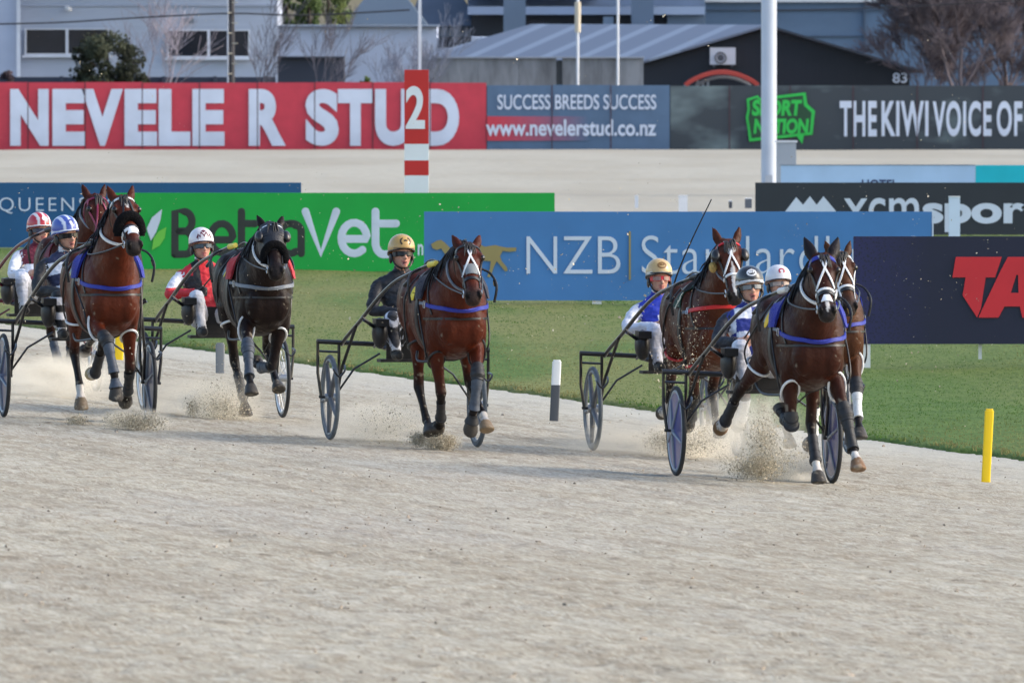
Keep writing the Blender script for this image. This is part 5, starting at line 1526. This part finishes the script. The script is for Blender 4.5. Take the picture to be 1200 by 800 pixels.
        for x in (818, 824, 830): box_px("bracket", x - 1.8, 94.5, x + 1.2, 101, dd - .1, .1, paint("canopy_grey", (170, 180, 190)), g)
    g = empty("air_conditioner"); tag(g, "white air conditioner unit mounted on the black gable", "air conditioner")
    box_px("case", 832, 56, 862, 76, d - .32, .30, paint("ac_white", (206, 210, 218)), g)
    c = at(844.5, 68, d - .34); mb = MB(); mb.tube([c + np.array([math.cos(a) * .15, 0, math.sin(a) * .15]) for a in np.linspace(0, 6.283, 21)[:-1]], .022, 6, True); mb.tube([c, c + np.array([0, .02, 0])], .09, 14); mb.build("fan", paint("ac_dark", (84, 88, 94)), g)
    for x in (836, 857): box_px("bracket", x, 76, x + 2, 79, d - .3, .28, paint("ac_dark", (84, 88, 94)), g)
    g = empty("concrete_wall"); tag(g, "weathered grey concrete wall with stained panels before the iron roof", "wall")
    t = NT("concrete_stained"); a = t.noise(t.scaled((1.4, 1, .35)), 1.0, 4, .6); t.l(t.mix(t.rng(a, .42, .66), srgb(142, 146, 152), srgb(96, 98, 102)), t.b.inputs["Base Color"]); t.b.inputs["Roughness"].default_value = .9
    for x0, x1 in ((508, 560), (560.3, 608), (608.3, 652), (659, 705), (705.3, 754)): box_px("panel", x0, 68.5, x1, 165, 350, .2, t.m, g)
    box_px("gate_post", 652.3, 71, 658.7, 165, 350.1, .2, paint("wall_dark", (66, 68, 72)), g); box_px("coping", 507, 66.8, 755, 68.3, 349.9, .4, paint("coping_grey", (150, 156, 166)), g)
    g = empty("dark_shed"); tag(g, "flat dark slate shed with plain walls before the white block", "shed")
    box_px("wall", 325.5, 68, 403, 162, 352, 3, paint("slate_dark", (48, 54, 68), .6, .12, .8), g); box_px("roof", 324.5, 66.5, 404, 67.8, 351.8, 3.4, paint("slate_edge", (62, 68, 82)), g)
    g = empty("timber_fence"); tag(g, "low dark fence along the foot of the weatherboard house", "fence")
    box_px("boards", -60, 90.5, 323, 165, 346, .06, lined("fence_dark", (58, 66, 84), .15, 0, .12), g)
    for x in range(-50, 320, 60): box_px("post", x, 89.5, x + 4, 165, 345.9, .1, paint("fence_post", (62, 68, 84)), g)
    # poles
    b = empty("power_pole", tuple(at(271, 165, 341))); tag(b, "dark timber power pole with climbing steps at left", "power pole")
    mb = MB(); mb.tube([(0, 0, -.2), (0, 0, 5.6)], [.10, .085], 12); mb.build("pole", mat("pole_timber", srgb(66, 66, 70), .85, var=.25, scale=5), b)
    mb = MB(); mb.tube([(-.09, -.1, .4), (-.09, -.1, 5.4)], .025, 6); mb.build("conduit", paint("conduit_grey", (170, 180, 196)), b)
    for i in range(16):
        mb = MB(); mb.tube([(.02, -.09, .7 + i * .27), (.13 * (1 if i % 2 else -1) + .04, -.15, .7 + i * .27)], .014, 5); mb.build("step_bolt", paint("bolt_pale", (190, 186, 170)), b)
    for x, w_, y0, lb, c_ in ((677, 1.6, -70, "cream topped slim pole in front of the iron roof", (214, 220, 232)), (724, 1.5, -70, "slim white pole right of the cream topped pole", (216, 222, 232))):
        d = 339.0 if x == 677 else 340.5; b = empty("slim_pole", tuple(at(x, 178, d))); tag(b, lb, "pole")
        hh = (165 - y0) * d / F; mb = MB(); mb.tube([(0, 0, -.1), (0, 0, hh)], w_ * d / F, 8); mb.build("shaft", paint("pole_white", (222, 226, 232)), b)
        if x == 677: mb = MB(); z0 = at(677, 38, d)[2] - b.location[2]; mb.tube([(0, 0, z0), (0, 0, z0 + .8)], .085, 10); mb.build("sleeve", paint("pole_cream", (206, 196, 176)), b)
    wire("overhead_cable", [(-30, 29), (60, 27), (130, 23), (190, 19.5), (271, 16), (360, 18), (480, 12)], 340.9, .022, "black overhead cable sagging past the power pole and house")
    wire("overhead_cable", [(880, 13), (1000, 10.5), (1100, 6), (1230, -2)], 343, .015, "thin overhead cable crossing before the blue grey warehouse")
    # trees and shrubs
    leafy("round_shrub", 126, 343.5, 38, 104, 3, "dark green rounded shrub before the left window of the house", (50, 56, 42), 9000, 0, "shrub")
    leafy("small_shrub", 428, 340, 88, 24, 5, "tiny bright green clipped shrub peeping over the red hoarding", (84, 104, 56), 1500, 0, "shrub")
    leafy("round_shrub", 8, 342, 82, 30, 9, "small dark shrub at the far left behind the red hoarding", (70, 60, 66), 1200, 0, "shrub")
    gtr = "evergreens above the white block"
    leafy("evergreen_tree", 362, 384, -30, 50, 6, "deep green evergreen above the white block, nearest the weatherboard house", (74, 92, 52), 6000, .35, "tree", gtr)
    leafy("evergreen_tree", 398, 387, -40, 46, 8, "taller yellow green evergreen above the white block, beside the hipped roof", (92, 104, 58), 4200, .35, "tree", gtr)
    leafy("evergreen_tree", 336, 389, -34, 44, 12, "dark evergreen above the white block, left of its neighbours and half behind the house", (62, 78, 48), 6000, .25, "tree", gtr)
    leafy("evergreen_tree", 384, 393, -50, 90, 13, "broad dark evergreen standing behind the other three above the white block", (58, 74, 46), 9000, .1, "tree", gtr)
    gb = "leafless street trees"
    bare_tree("bare_tree", 196, 344.5, 172, .8, 21, "slender leafless birch before the right window of the weatherboard house", (168, 160, 168), 3.2, 4, gb)
    bare_tree("bare_tree", 170, 346, 165, .7, 22, "thin leafless tree just right of the round shrub", (140, 134, 146), 2.4, 4, gb)
    bare_tree("bare_tree", 306, 343, 178, .6, 23, "tall leafless tree just right of the power pole", (100, 98, 108), 3.6, 4, gb)
    bare_tree("bare_tree", 345, 344, 165, .6, 24, "leafless tree in front of the dark slate shed", (104, 102, 112), 3.0, 4, gb)
    bare_tree("bare_tree", 464, 345, 128, .7, 25, "small leafless tree left of the red distance post", (130, 134, 150), 2.4, 4, gb, 2)
    bare_tree("bare_tree", 494, 347, 132, .6, 26, "small leafless tree right behind the red distance post", (126, 132, 148), 2.4, 4, gb, 2)
    bare_tree("bare_tree", 1130, 352, 225, .72, 27, "spreading leafless brown tree before the warehouse at right", (104, 96, 102), 6, 6, gb, 2, 5)
    bare_tree("bare_tree", 1184, 355, 235, .72, 28, "tall leafless purple brown tree at the far right edge", (106, 96, 100), 6, 6, gb, 2, 5)
    bare_tree("bare_tree", 1096, 353, 150, .85, 31, "low leafless tree before the warehouse, leftmost of the trees at right", (108, 98, 104), 3.2, 5, gb, 2, 5)
    bare_tree("bare_tree", 1156, 354, 135, .85, 32, "low leafless tree between the two tall bare trees at right", (110, 100, 104), 3.2, 5, gb, 2, 5)

# ------------------------------------------------------------------ flying sand
def dust(name, puffs, label, seed):
    """each puff: px, py of its middle, half width and half height in px, distance, grains, mean size"""
    rr = np.random.default_rng(seed); vs, fs, cc = [], [], []
    for px, py, hw, hh, d, n, sz in puffs:
        k = d / F
        for i in range(n):
            ox, oz = rr.normal(0, hw * .5), rr.normal(0, hh * .5)
            if abs(ox) > hw * 1.4 or abs(oz) > hh * 1.6: continue
            dd = d + rr.normal(0, hw * .6 * k)
            p = at(px + ox, py - oz, dd)
            if p[2] < gz(p[0], p[1]) + .004: p[2] = gz(p[0], p[1]) + rr.uniform(.003, .03)
            r = sz * rr.lognormal(0, .55)
            o = len(vs)
            t4 = rr.normal(0, 1, (4, 3)); t4 /= np.linalg.norm(t4, axis=1)[:, None]
            vs += [tuple(p + r * q) for q in t4]; fs += [(o, o + 1, o + 2), (o, o + 3, o + 1), (o + 1, o + 3, o + 2), (o + 2, o + 3, o)]
            c = tuple(np.array(srgb(200, 190, 168)) * rr.uniform(.45, 1.15)); cc += [c] * 4
    mb = MB(); mb.v, mb.f, mb.c = vs, fs, cc
    o = mb.build(name, mat("sand_grains", (1, 1, 1), .95, attr=True, var=.1, spec=.1), smooth=False, attr=True, fix=False)
    tag(o, label, "sand", kind="stuff")

def haze_puff(px, py, hw, hh, d, dens, label, seed):
    """soft airborne dust: an ellipsoid of thin scattering volume, ragged by noise"""
    k = d / F; p = at(px, py, d)
    mb = MB(); mb.ellipsoid((0, 0, 0), (1, 1, 1), nu=24, nv=16); name = "dust_puff_%d" % seed
    m = bpy.data.materials.new(name); m.use_nodes = True; nt = m.node_tree; nt.nodes.remove(nt.nodes["Principled BSDF"])
    pv = nt.nodes.new("ShaderNodeVolumePrincipled"); pv.inputs["Color"].default_value = (*srgb(250, 244, 230), 1); pv.inputs["Anisotropy"].default_value = .2
    tc = nt.nodes.new("ShaderNodeTexCoord"); ln = nt.nodes.new("ShaderNodeVectorMath"); ln.operation = 'LENGTH'; nt.links.new(tc.outputs["Object"], ln.inputs[0])
    f = nt.nodes.new("ShaderNodeMapRange"); f.interpolation_type = 'SMOOTHSTEP'; f.inputs[1].default_value = 1.0; f.inputs[2].default_value = .0; nt.links.new(ln.outputs["Value"], f.inputs[0])
    nz = nt.nodes.new("ShaderNodeTexNoise"); nz.noise_dimensions = '4D'; nz.inputs["W"].default_value = seed * 3.7; nz.inputs["Scale"].default_value = 2.2; nz.inputs["Detail"].default_value = 4; nt.links.new(tc.outputs["Object"], nz.inputs["Vector"])
    g = nt.nodes.new("ShaderNodeMapRange"); g.inputs[1].default_value = .40; g.inputs[2].default_value = .68; nt.links.new(nz.outputs["Fac"], g.inputs[0])
    mu = nt.nodes.new("ShaderNodeMath"); mu.operation = 'MULTIPLY'; nt.links.new(f.outputs[0], mu.inputs[0]); nt.links.new(g.outputs[0], mu.inputs[1])
    m2 = nt.nodes.new("ShaderNodeMath"); m2.operation = 'MULTIPLY'; nt.links.new(mu.outputs[0], m2.inputs[0]); m2.inputs[1].default_value = dens * .75
    nt.links.new(m2.outputs[0], pv.inputs["Density"]); nt.links.new(pv.outputs[0], nt.nodes["Material Output"].inputs["Volume"])
    o = mb.build("dust_puff", m); o.location = tuple(p); o.scale = (hw * k, hw * k * 1.1, hh * k)
    tag(o, label, "dust", kind="stuff")
# ------------------------------------------------------------------ the seven teams
def bay(r, g, b): return srgb(r, g, b)
NAVY, WHITE_C, ROYAL, BLACK_C, RED_C = srgb(38, 44, 74), srgb(214, 218, 228), srgb(36, 48, 128), (.009, .010, .012), srgb(196, 34, 44)

def silk_check(h, l, f): return ROYAL if (int((h + 10) * 5.2) + int((l + 10) * 7.5)) % 2 else WHITE_C
def silk_d(h, l, f):
    if abs(l) < .055 and h < .62: return WHITE_C
    return srgb(34, 54, 168)
def silk_b(h, l, f): return RED_C if (abs(l - .01) < .045 or (h > .75 and abs(l) > .10)) else BLACK_C
def silk_a(h, l, f):
    if h > .70 and abs(l) > .06: return WHITE_C if h < .84 else NAVY
    return NAVY if (int((h + 10) * 6)) % 2 else WHITE_C
def silk_a2(h, l, f): return srgb(104, 30, 50) if h > .68 or (int((h + 10) * 5)) % 2 else WHITE_C
def silk_f(h, l, f): return WHITE_C
def silk_c(h, l, f): return srgb(30, 70, 170) if (l > .03 and l < .10 and .55 < h < .68 and f > 0) else (.009, .010, .015)
def helm_stripe(a, b, n):
    def fn(x, y, z): return a if (abs(y) < .10 or .42 < abs(y) < .62 or z < .12) else b
    return fn
def helm_band(top, low, zc): return lambda x, y, z: top if z > zc else low
def sleeve_b(x, y, z): return RED_C if (1.27 < z < 1.33 and x < .14) or z < 1.13 else WHITE_C
GOLD = srgb(186, 150, 84)

N0 = [[(-.6, -1), (.7, -1), (.7, .1), (-.5, .1), (-.5, .9), (.7, .9)]]
N6 = [[(.6, -.9), (-.4, -.6), (-.6, .4), (0, .9), (.6, .5), (.3, .0), (-.5, .2)]]
N1 = [[(-.3, -.6), (.1, -.9), (.1, .9)]]

TEAMS = {
 'E': dict(axle=(884, 562), yaw=10, dx=0, dy=.03,
  coat=bay(64, 34, 26), legs={'RF': (7.1, 107.5, 42.8, -0.9), 'LF': (33.9, 13.8, 1.0, 9.1), 'RH': (-35.0, -57.2, -43.8, 59.5, 14.0), 'LH': (0.0, -10.0, 35.7, 24.3, -0.5)},
  neck=(45, .66, -3), head2=(44, -6, 0), ear=.15, ear_scale=1.3, ear_col=(.012, .010, .012), muzzle=(.02, .016, .016), blaze=[(.80, .97, .016)], socks={'RH': 3.1, 'LH': 3.1, 'LF': 3.35}, hooves={'RH': (.22, .13, .06), 'LF': (.20, .12, .07)},
  cross='w', cross_shape='x', brow='b', brow_w=.05, bridle='k', noseband='k', nose_patch=(.72, .10, .040, 'white'), neck_strap=('w', .35, .62), breast='b', breast_z=(1.22, .08),
  cloth=dict(base=(128, 140, 142), ink=(232, 190, 40), towel=(28, 44, 156), number=N6), hopples='w', boots={'RF': [('knee', 'k'), ('shin', 'k')], 'LF': [('knee', 'k'), ('shin', 'k')], 'LH': [('tendon', 'k')], 'RH': [('tendon', 'k')]},
  label="dark bay leader with blue browband and crossed white face straps, rightmost front horse",
  tip='white', tyre='black', wheel='disc', disc='violet', sulky_label="black sulky with violet blue disc wheels behind the rightmost front horse",
  head=(-.02, -.03, 1.515), look=(0, -5, 4), seat_dy=-.02, hand_dy=-.08, sleeve=srgb(24, 27, 40), pants=srgb(206, 208, 216), silks=silk_check, collar=WHITE_C, helmet=lambda x, y, z: (.018, .019, .024) if .16 < z else srgb(190, 194, 200), rim=srgb(200, 204, 208), peak=srgb(196, 200, 206), emblem=('ring', srgb(214, 218, 224)), goggle=(.014, .014, .016), lens=srgb(120, 124, 128), mouth=.012,
  driver_label="driver in black helmet with white ring and blue white checked silks"),
 'F': dict(axle=(913, 528), yaw=11, dx=.1, dy=.0,
  coat=bay(84, 54, 38), legs={'RF': (-0.0, 18.3, 70.0, -1.0), 'LF': (40.5, 13.0, 14.4, -4.8), 'RH': (-6.9, -19.1, 40.0, 22.2, 5.2), 'LH': (19.1, -14.5, 40.0, 19.4, -7.3)},
  neck=(40, .66, -10), head2=(40, 2, 0), ear=.25, muzzle=(.03, .022, .02), cross='w', brow='w', bridle='w', noseband='k', neck_strap=('w', .3, .82), breast='b', breast_z=(1.20, .06),
  cloth=dict(base=(40, 60, 160), ink=(220, 220, 220), towel=None, number=None), hopples='w', boots={'LF': [('knee', 'k'), ('shin', 'w')], 'RF': [('shin', 'w')]},
  label="brown horse half hidden behind the rightmost front horse's head and shoulder",
  tip='black', tyre='grey', wheel='mag', sulky_label="muddy grey wheeled sulky mostly hidden behind the rightmost front horse",
  head=(-.02, .0, 1.45), look=(4, -6, 0), sleeve=WHITE_C, pants=srgb(200, 204, 214), silks=silk_f, helmet=lambda x, y, z: srgb(214, 212, 216), rim=srgb(60, 40, 44), peak=srgb(206, 206, 210), emblem=('shoe', srgb(170, 40, 64)), goggle=(.10, .10, .11), lens=srgb(170, 150, 140),
  driver_label="driver in white helmet with red horseshoe, low behind the leader's back"),
 'D': dict(axle=(780, 532), yaw=11, dx=0, dy=.0,
  coat=bay(90, 50, 36), legs={'RF': (-33.4, 6.9, 58.8, -4.9), 'LF': (28.7, 80.6, 45.6, 4.0), 'RH': (-0.0, -52.1, -39.5, 70.9, -3.6), 'LH': (28.3, -33.4, 40.0, 5.7, -2.5)},
  neck=(44, .72, -5), head2=(40, -4, 2), ear=.3, blaze=[(.12, .30, .035), (.42, .96, .020)], muzzle=(.022, .017, .016), socks={'RH': 2.7, 'LF': 3.4},
  cross='w', cross_shape='x', brow='r', brow_w=.022, bridle='k', noseband='', neck_strap=('g', .4, .80), breast='r', breast_z=(1.22, -.05),
  cloth=dict(base=(24, 62, 48), ink=(220, 210, 180), towel=None, number=N1), hopples='r', boots={'LF': [('shin', 'w')], 'RF': [('shin', 'k')]}, cups=True,
  label="bay horse with white blaze, pricked ears and red breast strap",
  tip='black', tyre='grey', wheel='mag', sulky_label="mud spattered black sulky with grey spoked wheels, left of the leader's sulky",
  head=(-.02, -.05, 1.48), look=(2, -4, 0), hand_dx=.02, hand_dy=-.06, elbow=.17, sleeve=srgb(210, 214, 226), pants=srgb(200, 204, 218), silks=silk_d, collar=WHITE_C, helmet=lambda x, y, z: srgb(196, 164, 110) if z > .18 else srgb(206, 202, 190), rim=(.02, .02, .022), peak=(.02, .02, .022), emblem=('ring', srgb(130, 96, 52)), goggle=srgb(206, 30, 46), lens=srgb(150, 120, 112),
  driver_label="driver in tan helmet and red goggles wearing royal blue and white silks"),
 'C': dict(axle=(473, 519.5), yaw=12, dx=0, dy=0,
  coat=bay(88, 40, 26), legs={'RF': (-2.2, 37.4, 52.7, -8.6), 'LF': (46.8, 49.4, 57.5, -7.4), 'RH': (38.7, -12.8, 40.0, 8.5, -3.8), 'LH': (40.0, -25.9, 40.0, 14.5, 14.0)},
  neck=(32, .68, -4), head2=(46, -5, 0), ear=.05, muzzle=(.03, .018, .015), socks={'LH': 3.0}, hooves={'LH': (.26, .19, .12)},
  cross='w', cross_shape='x', brow='k', bridle='k', noseband='k', no_band=True, nose_patch=(.44, .16, .055, 'grey'), neck_strap=('g', .25, .62), breast='b', breast_z=(1.20, .04),
  cloth=dict(base=(52, 56, 66), ink=(228, 204, 50), towel=(28, 32, 52), number=N0), hopples='k', boots={'RF': [('tendon', 'k')], 'LF': [('knee', 'k'), ('shin', 'g'), ('bell', 'k')]}, mane_side=-1,
  label="bright bay horse with grey nose patch running alone in the middle",
  tip='yellow', tyre='grey', wheel='mag', sulky_label="black sulky with grey spoked wheels behind the lone middle horse",
  head=(-.03, -.01, 1.575), look=(6, -6, -2), hand_dy=.02, elbow=.16, sleeve=(.009, .010, .015), pants=(.03, .03, .034), pants_fn=lambda x, y, z: WHITE_C if int((x + z) * 22) % 3 == 0 else (.03, .032, .04), silks=silk_c, collar=(.02, .021, .027), glove=(.02, .02, .022), helmet=lambda x, y, z: GOLD, rim=(.03, .026, .02), peak=srgb(120, 96, 58), emblem=('laurel', srgb(54, 44, 30)), goggle=(.010, .010, .012), mouth=.010,
  driver_label="driver in gold helmet, sunglasses and plain charcoal jacket"),
 'B': dict(axle=(250, 485.5), yaw=11, dx=0, dy=.08,
  coat=bay(36, 26, 26), points=(.010, .009, .010), legs={'RF': (48.1, 14.4, 15.7, 4.1), 'LF': (-0.0, 88.1, 47.3, -12.0), 'RH': (11.8, -18.7, 30.8, 20.8, -9.8), 'LH': (-13.3, -43.1, 40.0, 3.5, 7.3)},
  neck=(36, .66, -4), head2=(48, -4, 0), ear=.1, muzzle=(.014, .011, .011), cross='', brow='w', brow_w=.02, bridle='k', hood=True, cups=True, shadow_roll=(.50, .042, 1), neck_strap=('w', .35, .6), breast='g', breast_z=(1.20, .03),
  cloth=dict(base=(104, 124, 132), ink=(230, 206, 60), towel=(186, 34, 46), number=N1), hopples='w', boots={'RF': [('knee', 'g'), ('shin', 'g')], 'LF': [('shin', 'g')], 'RH': [('tendon', 'k')]},
  label="black horse in a black hood with cheek cups and white hopples",
  tip='yellow', tyre='black', wheel='spoke', sulky_label="black sulky with fine wire spoked wheels behind the black horse",
  head=(-.02, -.10, 1.495), look=(4, -6, 2), seat_dy=-.06, hand_dy=-.10, elbow=.18, sleeve=WHITE_C, sleeve_fn=sleeve_b, pants=srgb(204, 206, 214), silks=silk_b, collar=WHITE_C, glove=(.02, .02, .022), helmet=lambda x, y, z: srgb(214, 210, 214), rim=srgb(70, 30, 44), peak=srgb(214, 214, 218), emblem=('zig', srgb(96, 30, 48)), goggle=(.012, .012, .014), lens=srgb(60, 76, 88),
  driver_label="driver in white helmet with maroon pattern and red black silks"),
 'A': dict(axle=(90, 493), yaw=10, dx=0, dy=-.02,
  coat=bay(94, 44, 28), legs={'RF': (64.1, 48.8, 37.8, -12.0), 'LF': (-10.1, 35.5, 46.1, 3.1), 'RH': (14.0, -40.6, 38.2, 41.2, -3.5), 'LH': (-0.0, -54.5, -41.7, 75.0, -7.4)},
  neck=(50, .76, 2), head2=(48, 6, 0), ear=.25, muzzle=(.02, .016, .015), socks={'RH': 3.0, 'LH': 3.2}, hooves={'RH': (.16, .12, .08), 'LH': (.34, .27, .14)}, blaze=[(.10, .30, .018)],
  cross='k', cross_shape='y', brow='w', brow_w=.022, bridle='k', noseband='w', nose_patch=(.64, .12, .040, 'white'), shadow_roll=(.46, .046, 1), neck_strap=('w', .45, .60), breast='b', breast_z=(1.22, .06),
  cloth=dict(base=(140, 150, 146), ink=(214, 206, 120), towel=(28, 44, 156), number=N1), hopples='w', boots={'RF': [('knee', 'k'), ('shin', 'g'), ('bell', 'g')], 'LF': [('shin', 'k')], 'LH': [('tendon', 'k')]},
  label="tall bay horse with big black fleece noseband, nearest the left edge in front",
  tip='black', tyre='black', wheel='disc', disc='blue', sulky_label="black sulky with dull blue disc wheels, nearest the left edge in front",
  head=(-.01, -.09, 1.575), look=(22, -2, 6), seat_dy=-.05, hand_dy=-.05, elbow=.15, sleeve=srgb(32, 33, 37), pants=WHITE_C, pants_fn=lambda x, y, z: BLACK_C if int(z * 16) % 2 else WHITE_C, silks=silk_a, collar=WHITE_C, helmet=helm_stripe(srgb(206, 214, 230), srgb(64, 86, 168), 3), rim=srgb(60, 74, 150), peak=srgb(214, 220, 230), emblem=('shoe', srgb(60, 76, 150)), goggle=(.012, .012, .014), mouth=.010,
  driver_label="driver in blue striped white helmet with dark sleeves, nearest the left edge in front"),
 'A2': dict(axle=(36, 455), yaw=12, dx=.1, dy=.10,
  coat=bay(76, 38, 30), legs={'RF': (-0.0, 58.1, 44.4, -9.8), 'LF': (-26.1, 45.6, 31.0, -1.3), 'RH': (17.2, -32.2, 40.0, 11.4, -6.9), 'LH': (-13.3, -36.1, 40.0, 5.4, -4.4)},
  neck=(46, .72, 2), head2=(40, 8, 0), ear=.25, muzzle=(.02, .016, .015), cross='m', cross_shape='y', brow='m', brow_w=.024, bridle='m', noseband='m', neck_strap=('g', .3, .82), breast='m', breast_z=(1.20, .05),
  cloth=dict(base=(104, 30, 50), ink=(220, 220, 220), towel=None, number=None), hopples='k', boots={'RF': [('shin', 'g')], 'RH': [('tendon', 'g')]},
  label="dark bay horse in maroon bridle, farthest back at the left",
  tip='black', tyre='grey', wheel='spoke', frame='maroon', sulky_label="maroon framed sulky with wire wheels, farthest back at the left edge",
  head=(-.02, .09, 1.495), look=(18, -2, 0), seat_dy=.06, hand_dy=.05, sleeve=WHITE_C, pants=WHITE_C, silks=silk_a2, collar=srgb(104, 30, 50), helmet=helm_stripe(srgb(216, 214, 216), srgb(184, 40, 54), 3), rim=srgb(120, 30, 44), peak=srgb(216, 216, 220), emblem=('shoe', srgb(220, 220, 224)), goggle=(.05, .05, .07), lens=srgb(70, 70, 90),
  driver_label="driver in red and white helmet with maroon silks, farthest back at the left"),
}

def teams():
    out = {}
    for key, t in TEAMS.items():
        hm = horse_matrix(*t['axle'], t['yaw'], t['dx'], t['dy'])
        sp = dict(t); sp['head'] = t['head2']
        sp['hand_dx'] = t.get('hand_dx', 0) - t['dx']; sp['hand_dy'] = t.get('hand_dy', 0) - t['dy']
        build_horse(key, sp, hm)
        um = up_matrix(*t['axle'], t['yaw'])
        build_sulky(t, um)
        build_driver(key, t, um)
        out[key] = um
    # the whip of the driver in red goggles
    um = out['D']; mb = MB()
    mb.tube(catmull([(.40, -.02, 1.06), (.44, -.05, 1.22), (.50, -.03, 1.45), (.66, .06, 1.76), (.92, .20, 2.16)], 5), list(np.linspace(.011, .005, 21)), 6)
    w = mb.build("whip", LEATHER()); w.matrix_world = Matrix(um.tolist()); tag(w, "thin black driving whip slanting up from the red goggled driver's hands", "whip")

def all_dust():
    dA, dB, dC, dD, dE = 107, 112, 105, 106, 99
    dust("flying_sand", [(160, 494, 32, 10, dA - 1, 11440, .003), (90, 492, 14, 7, dA, 1980, .003), (135, 494, 12, 7, dA, 1100, .003), (130, 478, 50, 14, dA, 770, .003)], "sand kicked up under the left hand bay horse", 1)
    dust("flying_sand", [(55, 445, 40, 16, 118, 3300, .003), (72, 450, 16, 9, 118, 2860, .003)], "pale sand drifting behind the farthest back horse", 2)
    dust("flying_sand", [(262, 478, 28, 16, dB, 5060, .003), (226, 478, 10, 12, dB, 1760, .003), (265, 455, 40, 28, dB, 1320, .003)], "sand thrown up behind the black horse's hooves", 3)
    dust("flying_sand", [(517, 518, 18, 9, dC, 11440, .003), (490, 514, 10, 8, dC, 3080, .003), (455, 490, 42, 26, dC + 1, 1650, .003)], "dense sand puff under the lone middle horse", 4)
    dust("flying_sand", [(888, 548, 26, 13, dE + 1, 9240, .003), (895, 515, 22, 34, dE + 1, 5720, .003), (915, 535, 42, 22, dE + 1, 3080, .003), (865, 545, 30, 12, dE + 1, 1760, .003), (893, 470, 8, 26, dE + 2, 770, .003)], "sand plume thrown up beneath the leader", 5)
    dust("flying_sand", [(800, 520, 36, 16, dD, 5280, .003), (775, 515, 24, 12, dD, 1980, .003), (835, 510, 26, 26, dD, 1980, .003), (812, 395, 24, 40, dD - 2, 220, .0036), (800, 440, 36, 40, dD - 1, 924, .003)], "sand spray hanging about the blazed bay horse's legs and chest", 6)
    rr = random.Random(12); p = []
    for i in range(150): p.append((rr.uniform(0, 1200), rr.choice((rr.uniform(210, 520), rr.uniform(0, 430))), 25, 22, rr.uniform(92, 128), rr.choice((3, 5, 9)), .0045))
    for x, y in ((660, 310), (720, 320), (620, 330), (760, 340), (700, 400), (640, 390), (580, 400), (380, 330), (450, 300), (300, 330), (60, 320), (1080, 330)): p.append((x, y, 60, 45, rr.uniform(100, 125), 36, .005))
    dust("airborne_sand_grains", p, "tiny pale sand grains flying through the air all across the scene", 7)

def all_haze():
    for i, a in enumerate(((893, 520, 42.5, 74.4, 101, 19.8, "tall thin dust plume rising behind the leader's hind legs"), (905, 552, 80, 28.8, 101, 19.8, "low dust cloud under the leader"),
        (158, 494, 57.5, 19.2, 107, 26.4, "low dust cloud under the left hand bay horse"), (60, 442, 87.5, 36, 118, 15.4, "dust drifting behind the farthest back horse"), (252, 474, 72.5, 38.4, 112.5, 17.6, "dust drifting behind the black horse's hooves"),
        (516, 516, 32.5, 15.6, 105.2, 35.2, "small dense dust puff under the lone middle horse"), (455, 494, 75, 36, 107, 11, "faint dust behind the lone middle horse"), (800, 520, 80, 31.2, 107, 17.6, "dust hanging under the blazed bay horse"), (838, 508, 42.5, 50.4, 107.5, 15.4, "dust beside the blazed bay horse's near wheel"),
        (70, 446, 130, 30, 116, 6, "thin haze of dust trailing across the left end of the track"), (225, 468, 95, 34, 113.5, 6, "thin dust trailing left of the black horse"), (420, 498, 110, 34, 107.5, 5, "thin dust trailing behind the lone middle sulky"), (745, 518, 130, 30, 107.8, 6, "thin dust trailing behind the sulky of the blazed bay"), (880, 510, 85, 70, 102.5, 6, "wide thin dust hanging behind the leader"))):
        haze_puff(*a[:6], a[6], i + 1)

make_ground()
street()
hoardings()
boards()
teams()
all_dust()
all_haze()
